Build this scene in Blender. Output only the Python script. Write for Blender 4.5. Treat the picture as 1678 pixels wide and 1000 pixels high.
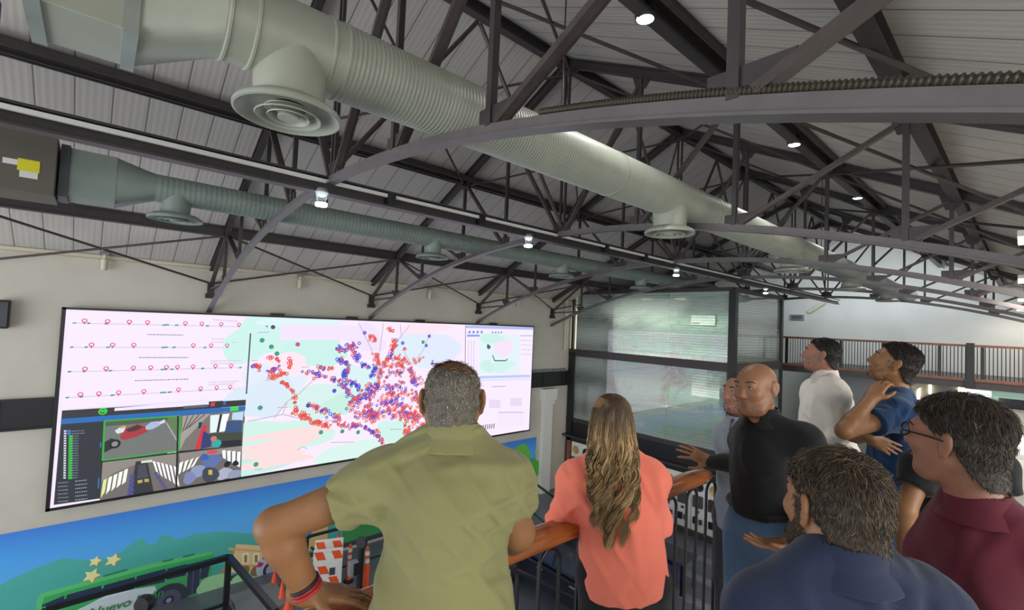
import bpy, math, random
import numpy as np
from mathutils import Vector, Matrix
for o in list(bpy.data.objects): bpy.data.objects.remove(o)
scene = bpy.context.scene
COL = scene.collection
PI = math.pi
random.seed(7); RNG = np.random.default_rng(7)

# ------------------------------------------------------------------ camera
# The camera stands at the world origin (1.83 m above the mezzanine floor); Y runs along the hall,
# the video wall stands on the plane X = -12, Z is up.
FPX, CXP, CYP = 763.144, 839.0, 500.0
RC = np.array([[0.6663, -0.0001, -0.7457], [0.7444, 0.0592, 0.6652], [0.0441, -0.9982, 0.0395]])
_u, _s, _v = np.linalg.svd(RC); RC = _u @ _v
cam_data = bpy.data.cameras.new('camera'); cam = bpy.data.objects.new('camera', cam_data); COL.objects.link(cam)
cam_data.sensor_fit = 'HORIZONTAL'; cam_data.sensor_width = 36.0; cam_data.lens = FPX / 1678.0 * 36.0
cam_data.clip_start = 0.02; cam_data.clip_end = 200
cr, cu, cb = RC @ [1, 0, 0], RC @ [0, -1, 0], RC @ [0, 0, -1]
cam.matrix_world = Matrix(((cr[0], cu[0], cb[0], 0), (cr[1], cu[1], cb[1], 0), (cr[2], cu[2], cb[2], 0), (0, 0, 0, 1)))
scene.camera = cam

# ------------------------------------------------------------------ light and exposure
scene.view_settings.view_transform = 'Standard'; scene.view_settings.look = 'None'
scene.view_settings.gamma = 1.0; scene.view_settings.use_curve_mapping = False
scene.view_settings.exposure = 0.0
SCREEN_POWER = 1.05
world = bpy.data.worlds.new('world'); scene.world = world; world.use_nodes = True
wn = world.node_tree.nodes['Background']; wn.inputs[0].default_value = (0.93, 0.97, 1.0, 1); wn.inputs[1].default_value = 0.9

def area_light(name, loc, target, size, size_y, power, color=(1, 1, 1)):
    l = bpy.data.lights.new(name, 'AREA'); l.shape = 'RECTANGLE'; l.size = size; l.size_y = size_y; l.energy = power; l.color = color
    o = bpy.data.objects.new(name, l); COL.objects.link(o); o.location = loc
    d = Vector(target) - Vector(loc); o.rotation_euler = d.to_track_quat('-Z', 'Y').to_euler()
    return o
# added fill lights, out of view beside the mezzanine and behind the camera
area_light('side_fill', (7.0, 3.0, 1.2), (-6, 7, 1.0), 9.0, 4.0, 800, (1.0, 0.97, 0.92))
area_light('rear_fill', (-4.5, -9.0, -2.5), (-6, 6, 2.0), 11.0, 6.0, 820, (0.93, 0.97, 1.0))

# added fill light without a fixture, turned to brighten the far gable wall
area_light('gable_fill', (-4.0, 20.9, 2.3), (-4.0, 24.0, 0.4), 6.5, 0.3, 130, (0.86, 0.95, 1.0))
# ------------------------------------------------------------------ photo geometry helpers (pixel + plane -> world point)
def ray(px, py): return RC @ np.array([px - CXP, py - CYP, FPX])
def onX(px, py, X): r = ray(px, py); return r * (X / r[0])
def onY(px, py, Y): r = ray(px, py); return r * (Y / r[1])
def onZ(px, py, Z): r = ray(px, py); return r * (Z / r[2])
def dep(px, py, d): return ray(px, py) * (d / FPX)
def V3(*a): return np.array(a, float)
def nrm(v): v = np.asarray(v, float); return v / (np.linalg.norm(v) + 1e-12)

# ------------------------------------------------------------------ materials
def lin(c):
    if isinstance(c, str): c = tuple(int(c[i:i + 2], 16) / 255 for i in (0, 2, 4))
    return tuple((x / 12.92 if x <= 0.04045 else ((x + 0.055) / 1.055) ** 2.4) for x in c[:3])
def mat(name, color, rough=0.6, metal=0.0, var=0.12, scale=8.0, bump=0.0, bscale=40.0, spec=0.5, emit=None, power=0.0, stretch=None):
    m = bpy.data.materials.new(name); m.use_nodes = True; nt = m.node_tree; b = nt.nodes['Principled BSDF']
    b.inputs['Roughness'].default_value = rough; b.inputs['Metallic'].default_value = metal
    b.inputs['Specular IOR Level'].default_value = spec
    c = lin(color)
    tc = nt.nodes.new('ShaderNodeTexCoord'); src = tc.outputs['Object']
    if stretch:
        mp = nt.nodes.new('ShaderNodeMapping'); mp.inputs['Scale'].default_value = stretch; nt.links.new(src, mp.inputs['Vector']); src = mp.outputs['Vector']
    nz = nt.nodes.new('ShaderNodeTexNoise'); nz.inputs['Scale'].default_value = scale; nz.inputs['Detail'].default_value = 4
    nt.links.new(src, nz.inputs['Vector'])
    rp = nt.nodes.new('ShaderNodeValToRGB'); e = rp.color_ramp.elements
    e[0].position = 0.3; e[1].position = 0.7
    e[0].color = tuple(max(0, x * (1 - var)) for x in c) + (1,); e[1].color = tuple(min(1, x * (1 + var)) for x in c) + (1,)
    nt.links.new(nz.outputs['Fac'], rp.inputs['Fac']); nt.links.new(rp.outputs['Color'], b.inputs['Base Color'])
    if bump:
        n2 = nt.nodes.new('ShaderNodeTexNoise'); n2.inputs['Scale'].default_value = bscale; n2.inputs['Detail'].default_value = 3
        nt.links.new(src, n2.inputs['Vector'])
        bp = nt.nodes.new('ShaderNodeBump'); bp.inputs['Strength'].default_value = bump; bp.inputs['Distance'].default_value = 0.01
        nt.links.new(n2.outputs['Fac'], bp.inputs['Height']); nt.links.new(bp.outputs['Normal'], b.inputs['Normal'])
    if emit:
        b.inputs['Emission Color'].default_value = lin(emit) + (1,); b.inputs['Emission Strength'].default_value = power
    return m
def paint_mat(name, emission=0.0):
    m = bpy.data.materials.new(name); m.use_nodes = True; nt = m.node_tree; b = nt.nodes['Principled BSDF']
    a = nt.nodes.new('ShaderNodeVertexColor'); a.layer_name = 'paint'
    if emission:
        b.inputs['Base Color'].default_value = (0.02, 0.02, 0.02, 1); b.inputs['Roughness'].default_value = 0.6
        nt.links.new(a.outputs['Color'], b.inputs['Emission Color']); b.inputs['Emission Strength'].default_value = emission
    else:
        b.inputs['Roughness'].default_value = 0.55; nt.links.new(a.outputs['Color'], b.inputs['Base Color'])
    return m

M = {}
M['wall'] = mat('white_plaster', 'cbc6b9', 0.85, var=0.06, scale=1.2, bump=0.06, bscale=30)
M['endwall'] = mat('pale_plaster', 'd6d6d2', 0.85, var=0.05, scale=1.0)
M['steel'] = mat('dark_painted_steel', '3a3435', 0.42, var=0.15, scale=6, bump=0.05)
M['steelwarm'] = mat('brown_black_steel', '453c3a', 0.42, var=0.2, scale=9, bump=0.05)
M['chord'] = mat('glow_lifted_steel', '625c5e', 0.4, var=0.12, scale=6, bump=0.05)  # grey lifted to carry the screen's glow on the arches
M['black'] = mat('black_metal', '1c1b1e', 0.4, var=0.1)
M['duct'] = mat('painted_duct', 'a1a597', 0.42, var=0.05, scale=5, spec=0.55)
M['duct2'] = mat('grey_green_duct', '7f8b84', 0.5, var=0.08, scale=4)
M['galv'] = mat('galvanised_sheet', '9aa39c', 0.38, 0.35, var=0.12, scale=3)
M['tape'] = mat('foil_tape', 'd6d8d6', 0.25, 0.8, var=0.1, scale=20)
M['conduit'] = mat('flexible_conduit', '4b473d', 0.35, 0.5, var=0.1)
M['wood'] = mat('varnished_wood', 'a9602e', 0.22, var=0.25, scale=5, stretch=(14, 1.2, 14), spec=0.6)
M['redwood'] = mat('red_brown_wood', '86543f', 0.4, var=0.2, scale=6)
M['ground'] = mat('grey_floor', '6a6f79', 0.35, var=0.15, scale=1.0)
M['mezz'] = mat('pale_tile_floor', 'a9a69e', 0.35, var=0.08, scale=1.5)
M['white'] = mat('white_enamel', 'e6e4de', 0.45, var=0.04)
M['cream'] = mat('cream_plastic', 'cfc6b0', 0.5, var=0.06)
M['grey'] = mat('grey_plastic', '8a8c8e', 0.5, var=0.06)
M['dgrey'] = mat('dark_grey_plastic', '46484c', 0.5, var=0.08)
M['orange'] = mat('orange_plastic', 'ef5a2c', 0.45, var=0.08)
M['reflect'] = mat('reflective_white', 'eeeae6', 0.35, var=0.04)
M['rubber'] = mat('black_rubber', '17181b', 0.5, var=0.15, scale=14)
M['gloss'] = mat('glossy_black', '1b1e27', 0.16, var=0.2, scale=3)
M['lamp'] = mat('lit_lamp', 'ffffff', 0.4, emit='f2f6ff', power=14)
M['lampwarm'] = mat('lit_warm_tube', 'ffffff', 0.4, emit='ffe9b0', power=5)
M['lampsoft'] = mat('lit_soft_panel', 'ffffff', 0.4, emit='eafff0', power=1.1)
M['mint'] = mat('mint_panel', 'bfe6d6', 0.5, var=0.03)
M['yellow'] = mat('yellow_sticker', 'd9cf1e', 0.5, var=0.03)
M['paper'] = mat('white_sticker', 'd8d8d4', 0.6, var=0.03)
M['acbox'] = mat('brown_grey_unit', '5b564d', 0.55, var=0.08, scale=3)
M['blue'] = mat('blue_film', '2f4c9a', 0.4, var=0.15)
M['maroonboard'] = mat('dark_red_box', '4a2c2c', 0.5)
M['amber'] = mat('amber_lens', 'b89a5c', 0.3, var=0.1)
def glass_mat(name, color, alpha_film, stripes):
    m = bpy.data.materials.new(name); m.use_nodes = True; nt = m.node_tree; nt.nodes.clear()
    out = nt.nodes.new('ShaderNodeOutputMaterial')
    tr = nt.nodes.new('ShaderNodeBsdfTransparent'); tr.inputs[0].default_value = (0.86, 0.93, 0.9, 1)
    gl = nt.nodes.new('ShaderNodeBsdfGlossy'); gl.inputs['Roughness'].default_value = 0.015
    df = nt.nodes.new('ShaderNodeBsdfDiffuse'); df.inputs[0].default_value = lin(color) + (1,)
    tl = nt.nodes.new('ShaderNodeBsdfTranslucent'); tl.inputs[0].default_value = lin(color) + (1,)
    film = nt.nodes.new('ShaderNodeMixShader'); film.inputs[0].default_value = 0.45
    nt.links.new(df.outputs[0], film.inputs[1]); nt.links.new(tl.outputs[0], film.inputs[2])
    tc = nt.nodes.new('ShaderNodeTexCoord'); sx = nt.nodes.new('ShaderNodeSeparateXYZ'); nt.links.new(tc.outputs['Object'], sx.inputs[0])
    mul = nt.nodes.new('ShaderNodeMath'); mul.operation = 'MULTIPLY'; mul.inputs[1].default_value = stripes; nt.links.new(sx.outputs['Z'], mul.inputs[0])
    fr = nt.nodes.new('ShaderNodeMath'); fr.operation = 'FRACT'; nt.links.new(mul.outputs[0], fr.inputs[0])
    gt = nt.nodes.new('ShaderNodeMath'); gt.operation = 'GREATER_THAN'; gt.inputs[1].default_value = 0.28; nt.links.new(fr.outputs[0], gt.inputs[0])
    # broad bands where the film is solid, thin-striped or absent
    m2 = nt.nodes.new('ShaderNodeMath'); m2.operation = 'MULTIPLY'; m2.inputs[1].default_value = 0.9; nt.links.new(sx.outputs['Z'], m2.inputs[0])
    cb_ = nt.nodes.new('ShaderNodeMath'); cb_.operation = 'SINE'
    m3 = nt.nodes.new('ShaderNodeMath'); m3.operation = 'MULTIPLY'; m3.inputs[1].default_value = 6.2; nt.links.new(m2.outputs[0], m3.inputs[0]); nt.links.new(m3.outputs[0], cb_.inputs[0])
    mr = nt.nodes.new('ShaderNodeMapRange'); mr.inputs[1].default_value = -1; mr.inputs[2].default_value = 1; mr.inputs[3].default_value = 0.5; mr.inputs[4].default_value = 1.0
    nt.links.new(cb_.outputs[0], mr.inputs[0])
    lo_ = nt.nodes.new('ShaderNodeMapRange'); lo_.inputs[3].default_value = 0.66; nt.links.new(gt.outputs[0], lo_.inputs[0])
    fm = nt.nodes.new('ShaderNodeMath'); fm.operation = 'MULTIPLY'; nt.links.new(lo_.outputs[0], fm.inputs[0]); nt.links.new(mr.outputs[0], fm.inputs[1])
    fa = nt.nodes.new('ShaderNodeMath'); fa.operation = 'MULTIPLY'; fa.inputs[1].default_value = alpha_film; nt.links.new(fm.outputs[0], fa.inputs[0])
    mx = nt.nodes.new('ShaderNodeMixShader'); nt.links.new(fa.outputs[0], mx.inputs[0]); nt.links.new(tr.outputs[0], mx.inputs[1]); nt.links.new(film.outputs[0], mx.inputs[2])
    lw = nt.nodes.new('ShaderNodeFresnel'); lw.inputs[0].default_value = 1.7
    ad = nt.nodes.new('ShaderNodeMath'); ad.operation = 'ADD'; ad.inputs[1].default_value = 0.10; nt.links.new(lw.outputs[0], ad.inputs[0])
    mg = nt.nodes.new('ShaderNodeMixShader'); nt.links.new(ad.outputs[0], mg.inputs[0]); nt.links.new(mx.outputs[0], mg.inputs[1]); nt.links.new(gl.outputs[0], mg.inputs[2])
    nt.links.new(mg.outputs[0], out.inputs[0])
    return m
M['glass'] = glass_mat('striped_frosted_glass', 'd5e0dc', 0.8, 12.0)
M['clear'] = glass_mat('clear_glass', 'cfe6de', 0.0, 9.0)
def thin_glass(name):
    m = bpy.data.materials.new(name); m.use_nodes = True; nt = m.node_tree; nt.nodes.clear(); out = nt.nodes.new('ShaderNodeOutputMaterial')
    tr = nt.nodes.new('ShaderNodeBsdfTransparent'); tr.inputs[0].default_value = (.97, .98, .98, 1); gl = nt.nodes.new('ShaderNodeBsdfGlossy'); gl.inputs['Roughness'].default_value = .02
    mx = nt.nodes.new('ShaderNodeMixShader'); mx.inputs[0].default_value = .06; nt.links.new(tr.outputs[0], mx.inputs[1]); nt.links.new(gl.outputs[0], mx.inputs[2]); nt.links.new(mx.outputs[0], out.inputs[0]); return m
M['lens'] = thin_glass('thin_clear_glass')
M['windowdark'] = mat('tinted_car_window', '2a303c', 0.06, var=0.1)
def roof_mat():
    m = mat('ribbed_roof_sheet', 'c3beb8', 0.5, var=0.05, scale=0.8); nt = m.node_tree; b = nt.nodes['Principled BSDF']
    tc = nt.nodes.new('ShaderNodeTexCoord'); sx = nt.nodes.new('ShaderNodeSeparateXYZ'); nt.links.new(tc.outputs['Object'], sx.inputs[0])
    def fr(mult):
        a = nt.nodes.new('ShaderNodeMath'); a.operation = 'MULTIPLY'; a.inputs[1].default_value = mult; nt.links.new(sx.outputs['Y'], a.inputs[0])
        f = nt.nodes.new('ShaderNodeMath'); f.operation = 'FRACT'; nt.links.new(a.outputs[0], f.inputs[0]); return f
    f1, f2 = fr(2.6), fr(13.0)
    g = nt.nodes.new('ShaderNodeMath'); g.operation = 'LESS_THAN'; g.inputs[1].default_value = 0.045; nt.links.new(f1.outputs[0], g.inputs[0])
    mx = nt.nodes.new('ShaderNodeMix'); mx.data_type = 'RGBA'; nt.links.new(g.outputs[0], mx.inputs[0])
    old = b.inputs['Base Color'].links[0].from_socket; nt.links.new(old, mx.inputs[6]); mx.inputs[7].default_value = lin('7d7873') + (1,)
    nt.links.new(mx.outputs[2], b.inputs['Base Color'])
    p = nt.nodes.new('ShaderNodeMath'); p.operation = 'PINGPONG'; p.inputs[1].default_value = 0.5; nt.links.new(f2.outputs[0], p.inputs[0])
    bp = nt.nodes.new('ShaderNodeBump'); bp.inputs['Strength'].default_value = 0.35; bp.inputs['Distance'].default_value = 0.012
    nt.links.new(p.outputs[0], bp.inputs['Height']); nt.links.new(bp.outputs['Normal'], b.inputs['Normal'])
    return m
M['roof'] = roof_mat()

# ------------------------------------------------------------------ things, parts, meshes
def tag(o, label=None, cat=None, group=None, kind=None):
    if label: o['label'] = label
    if cat: o['category'] = cat
    if group: o['group'] = group
    if kind: o['kind'] = kind
    return o
def thing(name, loc, label, cat, group=None):
    o = bpy.data.objects.new(name, None); COL.objects.link(o); o.location = Vector([float(v) for v in loc]); o.empty_display_size = 0.1
    return tag(o, label, cat, group)
def base_of(o):
    v = Vector((0, 0, 0))
    while o is not None: v = v + o.location; o = o.parent
    return v
def copy_tree(o, parent=None):
    c = o.copy(); COL.objects.link(c)
    if parent is not None: c.parent = parent
    for ch in list(o.children): copy_tree(ch, c)
    return c
def link_mesh(name, me, m, parent=None, smooth=False):
    o = bpy.data.objects.new(name, me); COL.objects.link(o)
    if m is not None:
        for mm in (m if isinstance(m, (list, tuple)) else [m]): me.materials.append(mm)
    if parent is not None:
        b = base_of(parent); me.transform(Matrix.Translation(-b)); o.parent = parent
    if smooth: me.polygons.foreach_set('use_smooth', [True] * len(me.polygons))
    me.update()
    return o
class MB:
    def __init__(s): s.v = []; s.f = []
    def add(s, vs, fs):
        n = len(s.v); s.v.extend([tuple(float(c) for c in v) for v in vs]); s.f.extend([tuple(i + n for i in f) for f in fs]); return s
    def box(s, c, size, Rm=None):
        c = np.asarray(c, float); h = np.asarray(size, float) / 2
        vs = [np.array([x, y, z]) * h for x in (-1, 1) for y in (-1, 1) for z in (-1, 1)]
        if Rm is not None: vs = [Rm @ v for v in vs]
        return s.add([c + v for v in vs], [(0, 1, 3, 2), (4, 6, 7, 5), (0, 4, 5, 1), (2, 3, 7, 6), (0, 2, 6, 4), (1, 5, 7, 3)])
    def span(s, a, b): a = np.asarray(a, float); b = np.asarray(b, float); return s.box((a + b) / 2, np.abs(b - a))
    def beam(s, p, q, w, h, up=(0, 0, 1)):
        p = np.asarray(p, float); q = np.asarray(q, float); d = nrm(q - p); up = np.asarray(up, float)
        x = np.cross(d, up)
        if np.linalg.norm(x) < 1e-3: x = np.cross(d, (1, 0, 0))
        x = nrm(x); z = np.cross(x, d)
        return s.box((p + q) / 2, (w, np.linalg.norm(q - p), h), np.stack([x, d, z], 1))
    def ibeam(s, p, q, w, h, t, up=(0, 0, 1)):
        p = np.asarray(p, float); q = np.asarray(q, float); d = nrm(q - p); x = nrm(np.cross(d, up)); z = np.cross(x, d)
        s.beam(p, q, t, h - 2 * t, up); s.beam(p + z * (h - t) / 2, q + z * (h - t) / 2, w, t, up); s.beam(p - z * (h - t) / 2, q - z * (h - t) / 2, w, t, up); return s
    def loft(s, rings, closed_ends=True):
        n = len(rings[0]); base = len(s.v); vs = [v for r in rings for v in r]; fs = []
        for i in range(len(rings) - 1):
            for j in range(n):
                a = i * n + j; b_ = i * n + (j + 1) % n; fs.append((a, b_, b_ + n, a + n))
        if closed_ends: fs.append(tuple(range(n))[::-1]); fs.append(tuple(range((len(rings) - 1) * n, len(rings) * n)))
        return s.add(vs, fs)
    def tube(s, pts, r, n=10, closed_ends=True):
        pts = [np.asarray(p, float) for p in pts]; rs = r if hasattr(r, '__len__') else [r] * len(pts); rings = []
        ref = np.array([0, 0, 1.0])
        d0 = nrm(pts[1] - pts[0])
        if abs(d0 @ ref) > 0.9: ref = np.array([1.0, 0, 0])
        x = nrm(np.cross(d0, ref))
        for i, p in enumerate(pts):
            d = nrm(pts[min(i + 1, len(pts) - 1)] - pts[max(i - 1, 0)]); x = nrm(x - d * (x @ d)); y = np.cross(d, x)
            rings.append([p + rs[i] * (math.cos(2 * PI * k / n) * x + math.sin(2 * PI * k / n) * y) for k in range(n)])
        return s.loft(rings, closed_ends)
    def lathe(s, prof, o, axis=(0, 0, 1), n=32, closed_ends=True):
        o = np.asarray(o, float); a = nrm(axis); x = nrm(np.cross(a, (1, 0, 0) if abs(a[0]) < 0.9 else (0, 1, 0))); y = np.cross(a, x)
        return s.loft([[o + a * h + r * (math.cos(2 * PI * k / n) * x + math.sin(2 * PI * k / n) * y) for k in range(n)] for r, h in prof], closed_ends)
    def prism(s, poly, d):
        n = len(poly); d = np.asarray(d, float); vs = [np.asarray(p, float) for p in poly]
        return s.add(vs + [v + d for v in vs], [tuple(range(n))[::-1], tuple(range(n, 2 * n))] + [(i, (i + 1) % n, n + (i + 1) % n, n + i) for i in range(n)])
    def build(s, name, m, parent=None, smooth=False, bevel=0.0):
        me = bpy.data.meshes.new(name); me.from_pydata(s.v, [], s.f); me.validate()
        import bmesh
        bm = bmesh.new(); bm.from_mesh(me); bmesh.ops.recalc_face_normals(bm, faces=bm.faces); bm.to_mesh(me); bm.free()
        o = link_mesh(name, me, m, parent, smooth)
        if smooth: me.set_sharp_from_angle(angle=math.radians(40))
        if bevel:
            bv = o.modifiers.new('edge', 'BEVEL'); bv.width = bevel; bv.segments = 2; bv.limit_method = 'ANGLE'
        return o
def text_mesh(body, size, m, Mx, name, parent=None, extrude=0.002, spacing=1.0, shear=0.0):
    cu_ = bpy.data.curves.new(name, 'FONT'); cu_.body = body; cu_.size = size; cu_.extrude = extrude; cu_.align_x = 'CENTER'; cu_.align_y = 'CENTER'
    cu_.space_character = spacing; cu_.shear = shear; cu_.offset = 0.004 * size / 0.3
    t = bpy.data.objects.new('tmp', cu_); COL.objects.link(t); dg = bpy.context.evaluated_depsgraph_get(); dg.update()
    me = bpy.data.meshes.new_from_object(t.evaluated_get(dg)); bpy.data.objects.remove(t); me.transform(Mx); me.materials.clear()
    return link_mesh(name, me, m, parent)
# ------------------------------------------------------------------ large structure
GZ, MZ = -6.2, -1.83                       # ground floor and mezzanine floor heights
WX = -12.15                                # inner face of the long side wall
RX, RZ, RS = -5.15, 4.45, 0.495            # ridge line and roof slope
def roof_z(x): return RZ - RS * abs(x - RX)
def arch_z(x): return 1.4926 - 0.0314 * (x + 5.1744) ** 2
def struct(name, mb, m, **k): return tag(mb.build(name, m, **k), kind='structure')
struct('wall_left', MB().span((WX - 0.3, -7, GZ), (WX, 24.3, roof_z(WX) + 0.05)), M['wall'])
struct('floor', MB().span((WX - 0.3, -7, GZ - 0.2), (6, 24.3, GZ)), M['ground'])
struct('floor_mezzanine', MB().span((-1.38, -3.5, MZ - 0.22), (6, 4.3, MZ)).span((-0.75, 4.3, MZ - 0.22), (6, 19.9, MZ)), M['mezz'])
mbr = MB()
for sgn in (-1, 1):
    x1 = RX + sgn * 7.3
    mbr.prism([(RX, -7, RZ), (x1, -7, roof_z(x1)), (x1, -7, roof_z(x1) + 0.08), (RX, -7, RZ + 0.08)], (0, 31.3, 0))
struct('ceiling', mbr, M['roof'])
gx = [(-12.45, GZ), (6, GZ), (6, 0.5), (2.0, roof_z(2.0)), (RX, RZ), (-12.45, roof_z(-12.45))]
struct('wall_back', MB().prism([(x, 24.0, z) for x, z in gx], (0, 0.3, 0)), M['endwall'])
struct('trim_1', MB().span((WX, -7, roof_z(WX) - 0.07), (WX + 0.035, 24, roof_z(WX) - 0.01)).span((WX, -7, roof_z(WX) - 0.12), (WX + 0.02, 24, roof_z(WX) - 0.09)), M['cream'])
# white wall pilaster with a stepped capital between mural and office
struct('trim_2', MB().span((WX, 12.5, GZ), (WX + 0.16, 12.98, -2.62)).span((WX, 12.44, -2.95), (WX + 0.2, 13.04, -2.78)).span((WX, 12.38, -2.78), (WX + 0.26, 13.1, -2.36)), M['white'], bevel=0.01)
struct('trim_3', MB().span((-6.6, 20.0, -1.36), (6, 24, -1.1)), M['steelwarm'])

# ------------------------------------------------------------------ crane girder along the side wall
g = thing('runway_girder', (WX + 0.06, 6, -2.0), 'black steel crane girder along the white wall behind the big screen', 'girder')
mb = MB().ibeam((WX + 0.05, -7, -2.02), (WX + 0.05, 13.85, -2.02), 0.09, 0.56, 0.04); mb.build('web_and_flanges', M['black'], g)
for y in np.arange(-3.3, 13.9, 1.05):
    MB().span((WX + 0.056, y, -2.27), (WX + 0.09, y + 0.05, -1.77)).build('stiffener', M['black'], g)
mb = MB()
mb.span((WX + 0.03, 11.9, -1.74), (WX + 0.09, 13.8, -1.715))
for y in np.arange(12.0, 13.8, 0.13): mb.box((WX + 0.06, y, -1.685), (0.03, 0.075, 0.1))
mb.build('cable_tray', M['grey'], g)

# ------------------------------------------------------------------ roof trusses
def make_truss():
    t = thing('roof_truss', (RX, 0, 1.4), '', 'truss')
    B = MB(); xs = np.linspace(-12.12, 1.75, 61); rings = []
    for x in xs:
        z = arch_z(x) - 0.035; sl = -0.0628 * (x + 5.1744); n = nrm((-sl, 0, 1))
        sec = [(-.05, 0), (.05, 0), (.05, .014), (.024, .014), (.024, .085), (-.024, .085), (-.024, .014), (-.05, .014)]
        rings.append([np.array((x, 0, z)) + np.array((0, a, 0)) + n * b for a, b in sec])
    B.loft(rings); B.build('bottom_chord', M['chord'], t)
    for sgn in (-1, 1):
        x1 = RX + sgn * 6.95
        MB().ibeam((RX, 0, RZ - 0.09), (x1, 0, roof_z(x1) - 0.09), 0.1, 0.14, 0.018).build('top_chord', M['steel'], t)
    offs = [1.42, 2.77, 4.35, 5.55]
    for dx in (-0.045, 0.045):
        MB().beam((RX + dx, 0, arch_z(RX)), (RX + dx, 0, RZ - 0.15), 0.035, 0.035, (1, 0, 0)).build('king_post', M['steel'], t)
    for sgn in (-1, 1):
        for i, o_ in enumerate(offs):
            x = RX + sgn * o_
            MB().beam((x, 0, arch_z(x) + 0.04), (x, 0, roof_z(x) - 0.14), 0.055, 0.05, (1, 0, 0)).build('vertical', M['steel'], t)
            xp = RX + sgn * (offs[i - 1] if i else 0.0)
            d = nrm(np.array((x - xp, 0, roof_z(x) - 0.2 - arch_z(xp))))
            p = np.array((xp + sgn * 0.08, 0, arch_z(xp) + 0.05)); q = np.array((x, 0, roof_z(x) - 0.2))
            MB().beam(p, q, 0.045, 0.06, (0, 1, 0)).beam(p + (0, 0.03, 0), q + (0, 0.03, 0), 0.012, 0.075, (0, 1, 0)).build('diagonal', M['steelwarm'], t)
            gp = [(x - 0.11, -0.012, arch_z(x) + 0.02), (x + 0.11, -0.012, arch_z(x) + 0.02)]
            gp += [(x + 0.11 + (0.12 if sgn > 0 else 0), -0.012, arch_z(x) + 0.17), (x - 0.11 - (0.12 if sgn < 0 else 0), -0.012, arch_z(x) + 0.17)]
            MB().prism(gp, (0, 0.024, 0)).build('gusset_plate', M['steel'], t)
            gz = roof_z(x) - 0.13
            MB().prism([(x - 0.16, -0.012, gz + sgn * 0.16 * RS), (x + 0.16, -0.012, gz - sgn * 0.16 * RS), (x + 0.07, -0.012, gz - 0.2), (x - 0.07, -0.012, gz - 0.2)], (0, 0.024, 0)).build('gusset_plate', M['steel'], t)
        # wall end: knee brace, short strut and hanging bracket
        xw = RX + sgn * 6.93; xk = RX + sgn * 5.15
        MB().beam((xw, 0, 0.52), (xk, 0, roof_z(xk) - 0.14), 0.06, 0.07, (0, 1, 0)).build('knee_brace', M['steelwarm'], t)
        xa = RX + sgn * 5.55
        MB().beam((xw, 0, 0.46), (xa, 0, arch_z(xa)), 0.04, 0.05, (0, 1, 0)).build('strut', M['steelwarm'], t)
        MB().span((xw - 0.06, -0.09, 0.26), (xw + 0.06, 0.09, 0.36)).span((xw - 0.05, -0.06, 0.34), (xw + 0.05, 0.06, 0.6)).build('wall_bracket', M['black'], t)
    MB().prism([(RX - 0.2, -0.014, arch_z(RX)), (RX + 0.2, -0.014, arch_z(RX)), (RX + 0.12, -0.014, arch_z(RX) + 0.2), (RX - 0.12, -0.014, arch_z(RX) + 0.2)], (0, 0.028, 0)).build('gusset_plate', M['steel'], t)
    MB().prism([(RX - 0.3, -0.014, RZ - 0.3), (RX + 0.3, -0.014, RZ - 0.3), (RX + 0.12, -0.014, RZ - 0.1), (RX - 0.12, -0.014, RZ - 0.1)], (0, 0.028, 0)).build('gusset_plate', M['steel'], t)
    return t
TY = [1.8632, 5.6158, 9.3225, 12.8375, 16.6, 20.3]
TL = ['nearest dark arched roof truss, passing over the group with a ribbed conduit on it',
      'second arched roof truss, its foot on the wall above the middle of the screen',
      'third arched roof truss, its foot on the wall over the right part of the screen',
      'fourth arched roof truss, its foot on the wall between screen and glass office',
      'arched roof truss passing over the glass office',
      'farthest arched roof truss, over the far balcony railing']
proto = make_truss()
for i, y in enumerate(TY):
    t = proto if i == 0 else copy_tree(proto)
    t.location = (RX, y, 1.4); tag(t, TL[i], 'truss', 'arched roof trusses')

# purlins and ridge, tie beam
PO = [(-5.6, 'dark roof purlin nearest the screen wall, just above the thin duct'), (-2.8, 'dark roof purlin halfway up the left roof slope, behind the big duct'),
      (0.0, 'dark ridge beam along the top of the roof'), (2.8, 'dark roof purlin on the right slope carrying the row of bright spotlights'),
      (4.4, 'dark roof purlin low on the right roof slope, near the top right corner')]
for o_, lab in PO:
    x = RX + o_; z = roof_z(x) - 0.11
    t = thing('roof_purlin' if o_ else 'ridge_beam', (x, 8, z), lab, 'beam', 'beams along the roof')
    MB().ibeam((x, -6.9, z), (x, 23.98, z), 0.13, 0.2, 0.02).build('beam', M['steel'], t)
    if o_ in (-2.8, 2.8):
        MB().beam((x + 0.2, -6.9, z - 0.02), (x + 0.2, 23.98, z - 0.02), 0.05, 0.09).build('rail', M['steel'], t)
        MB().tube([(x + 0.1, -6.9, z - 0.14), (x + 0.1, 23.9, z - 0.14)], 0.016, 6).build('cable', M['black'], t)
BX, BZ = -5.2935, 1.45
t = thing('tie_beam', (BX, 8, BZ), 'long dark steel beam along the hall joining the crowns of all the arches', 'beam')
MB().ibeam((BX, -6.9, BZ), (BX, 22.5, BZ), 0.14, 0.19, 0.022).build('beam', M['steel'], t)
MB().beam((BX + 0.075, -6.9, BZ + 0.03), (BX + 0.075, 22.5, BZ + 0.03), 0.03, 0.04).build('glow_strip', M['paper'], t)  # pale strip stands in for screen glow along the beam's flange
for y in (2.6, 4.0, 6.9, 8.2): MB().box((BX + 0.08, y, BZ - 0.01), (0.06, 0.1, 0.14)).build('clip', M['black'], t)

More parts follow.
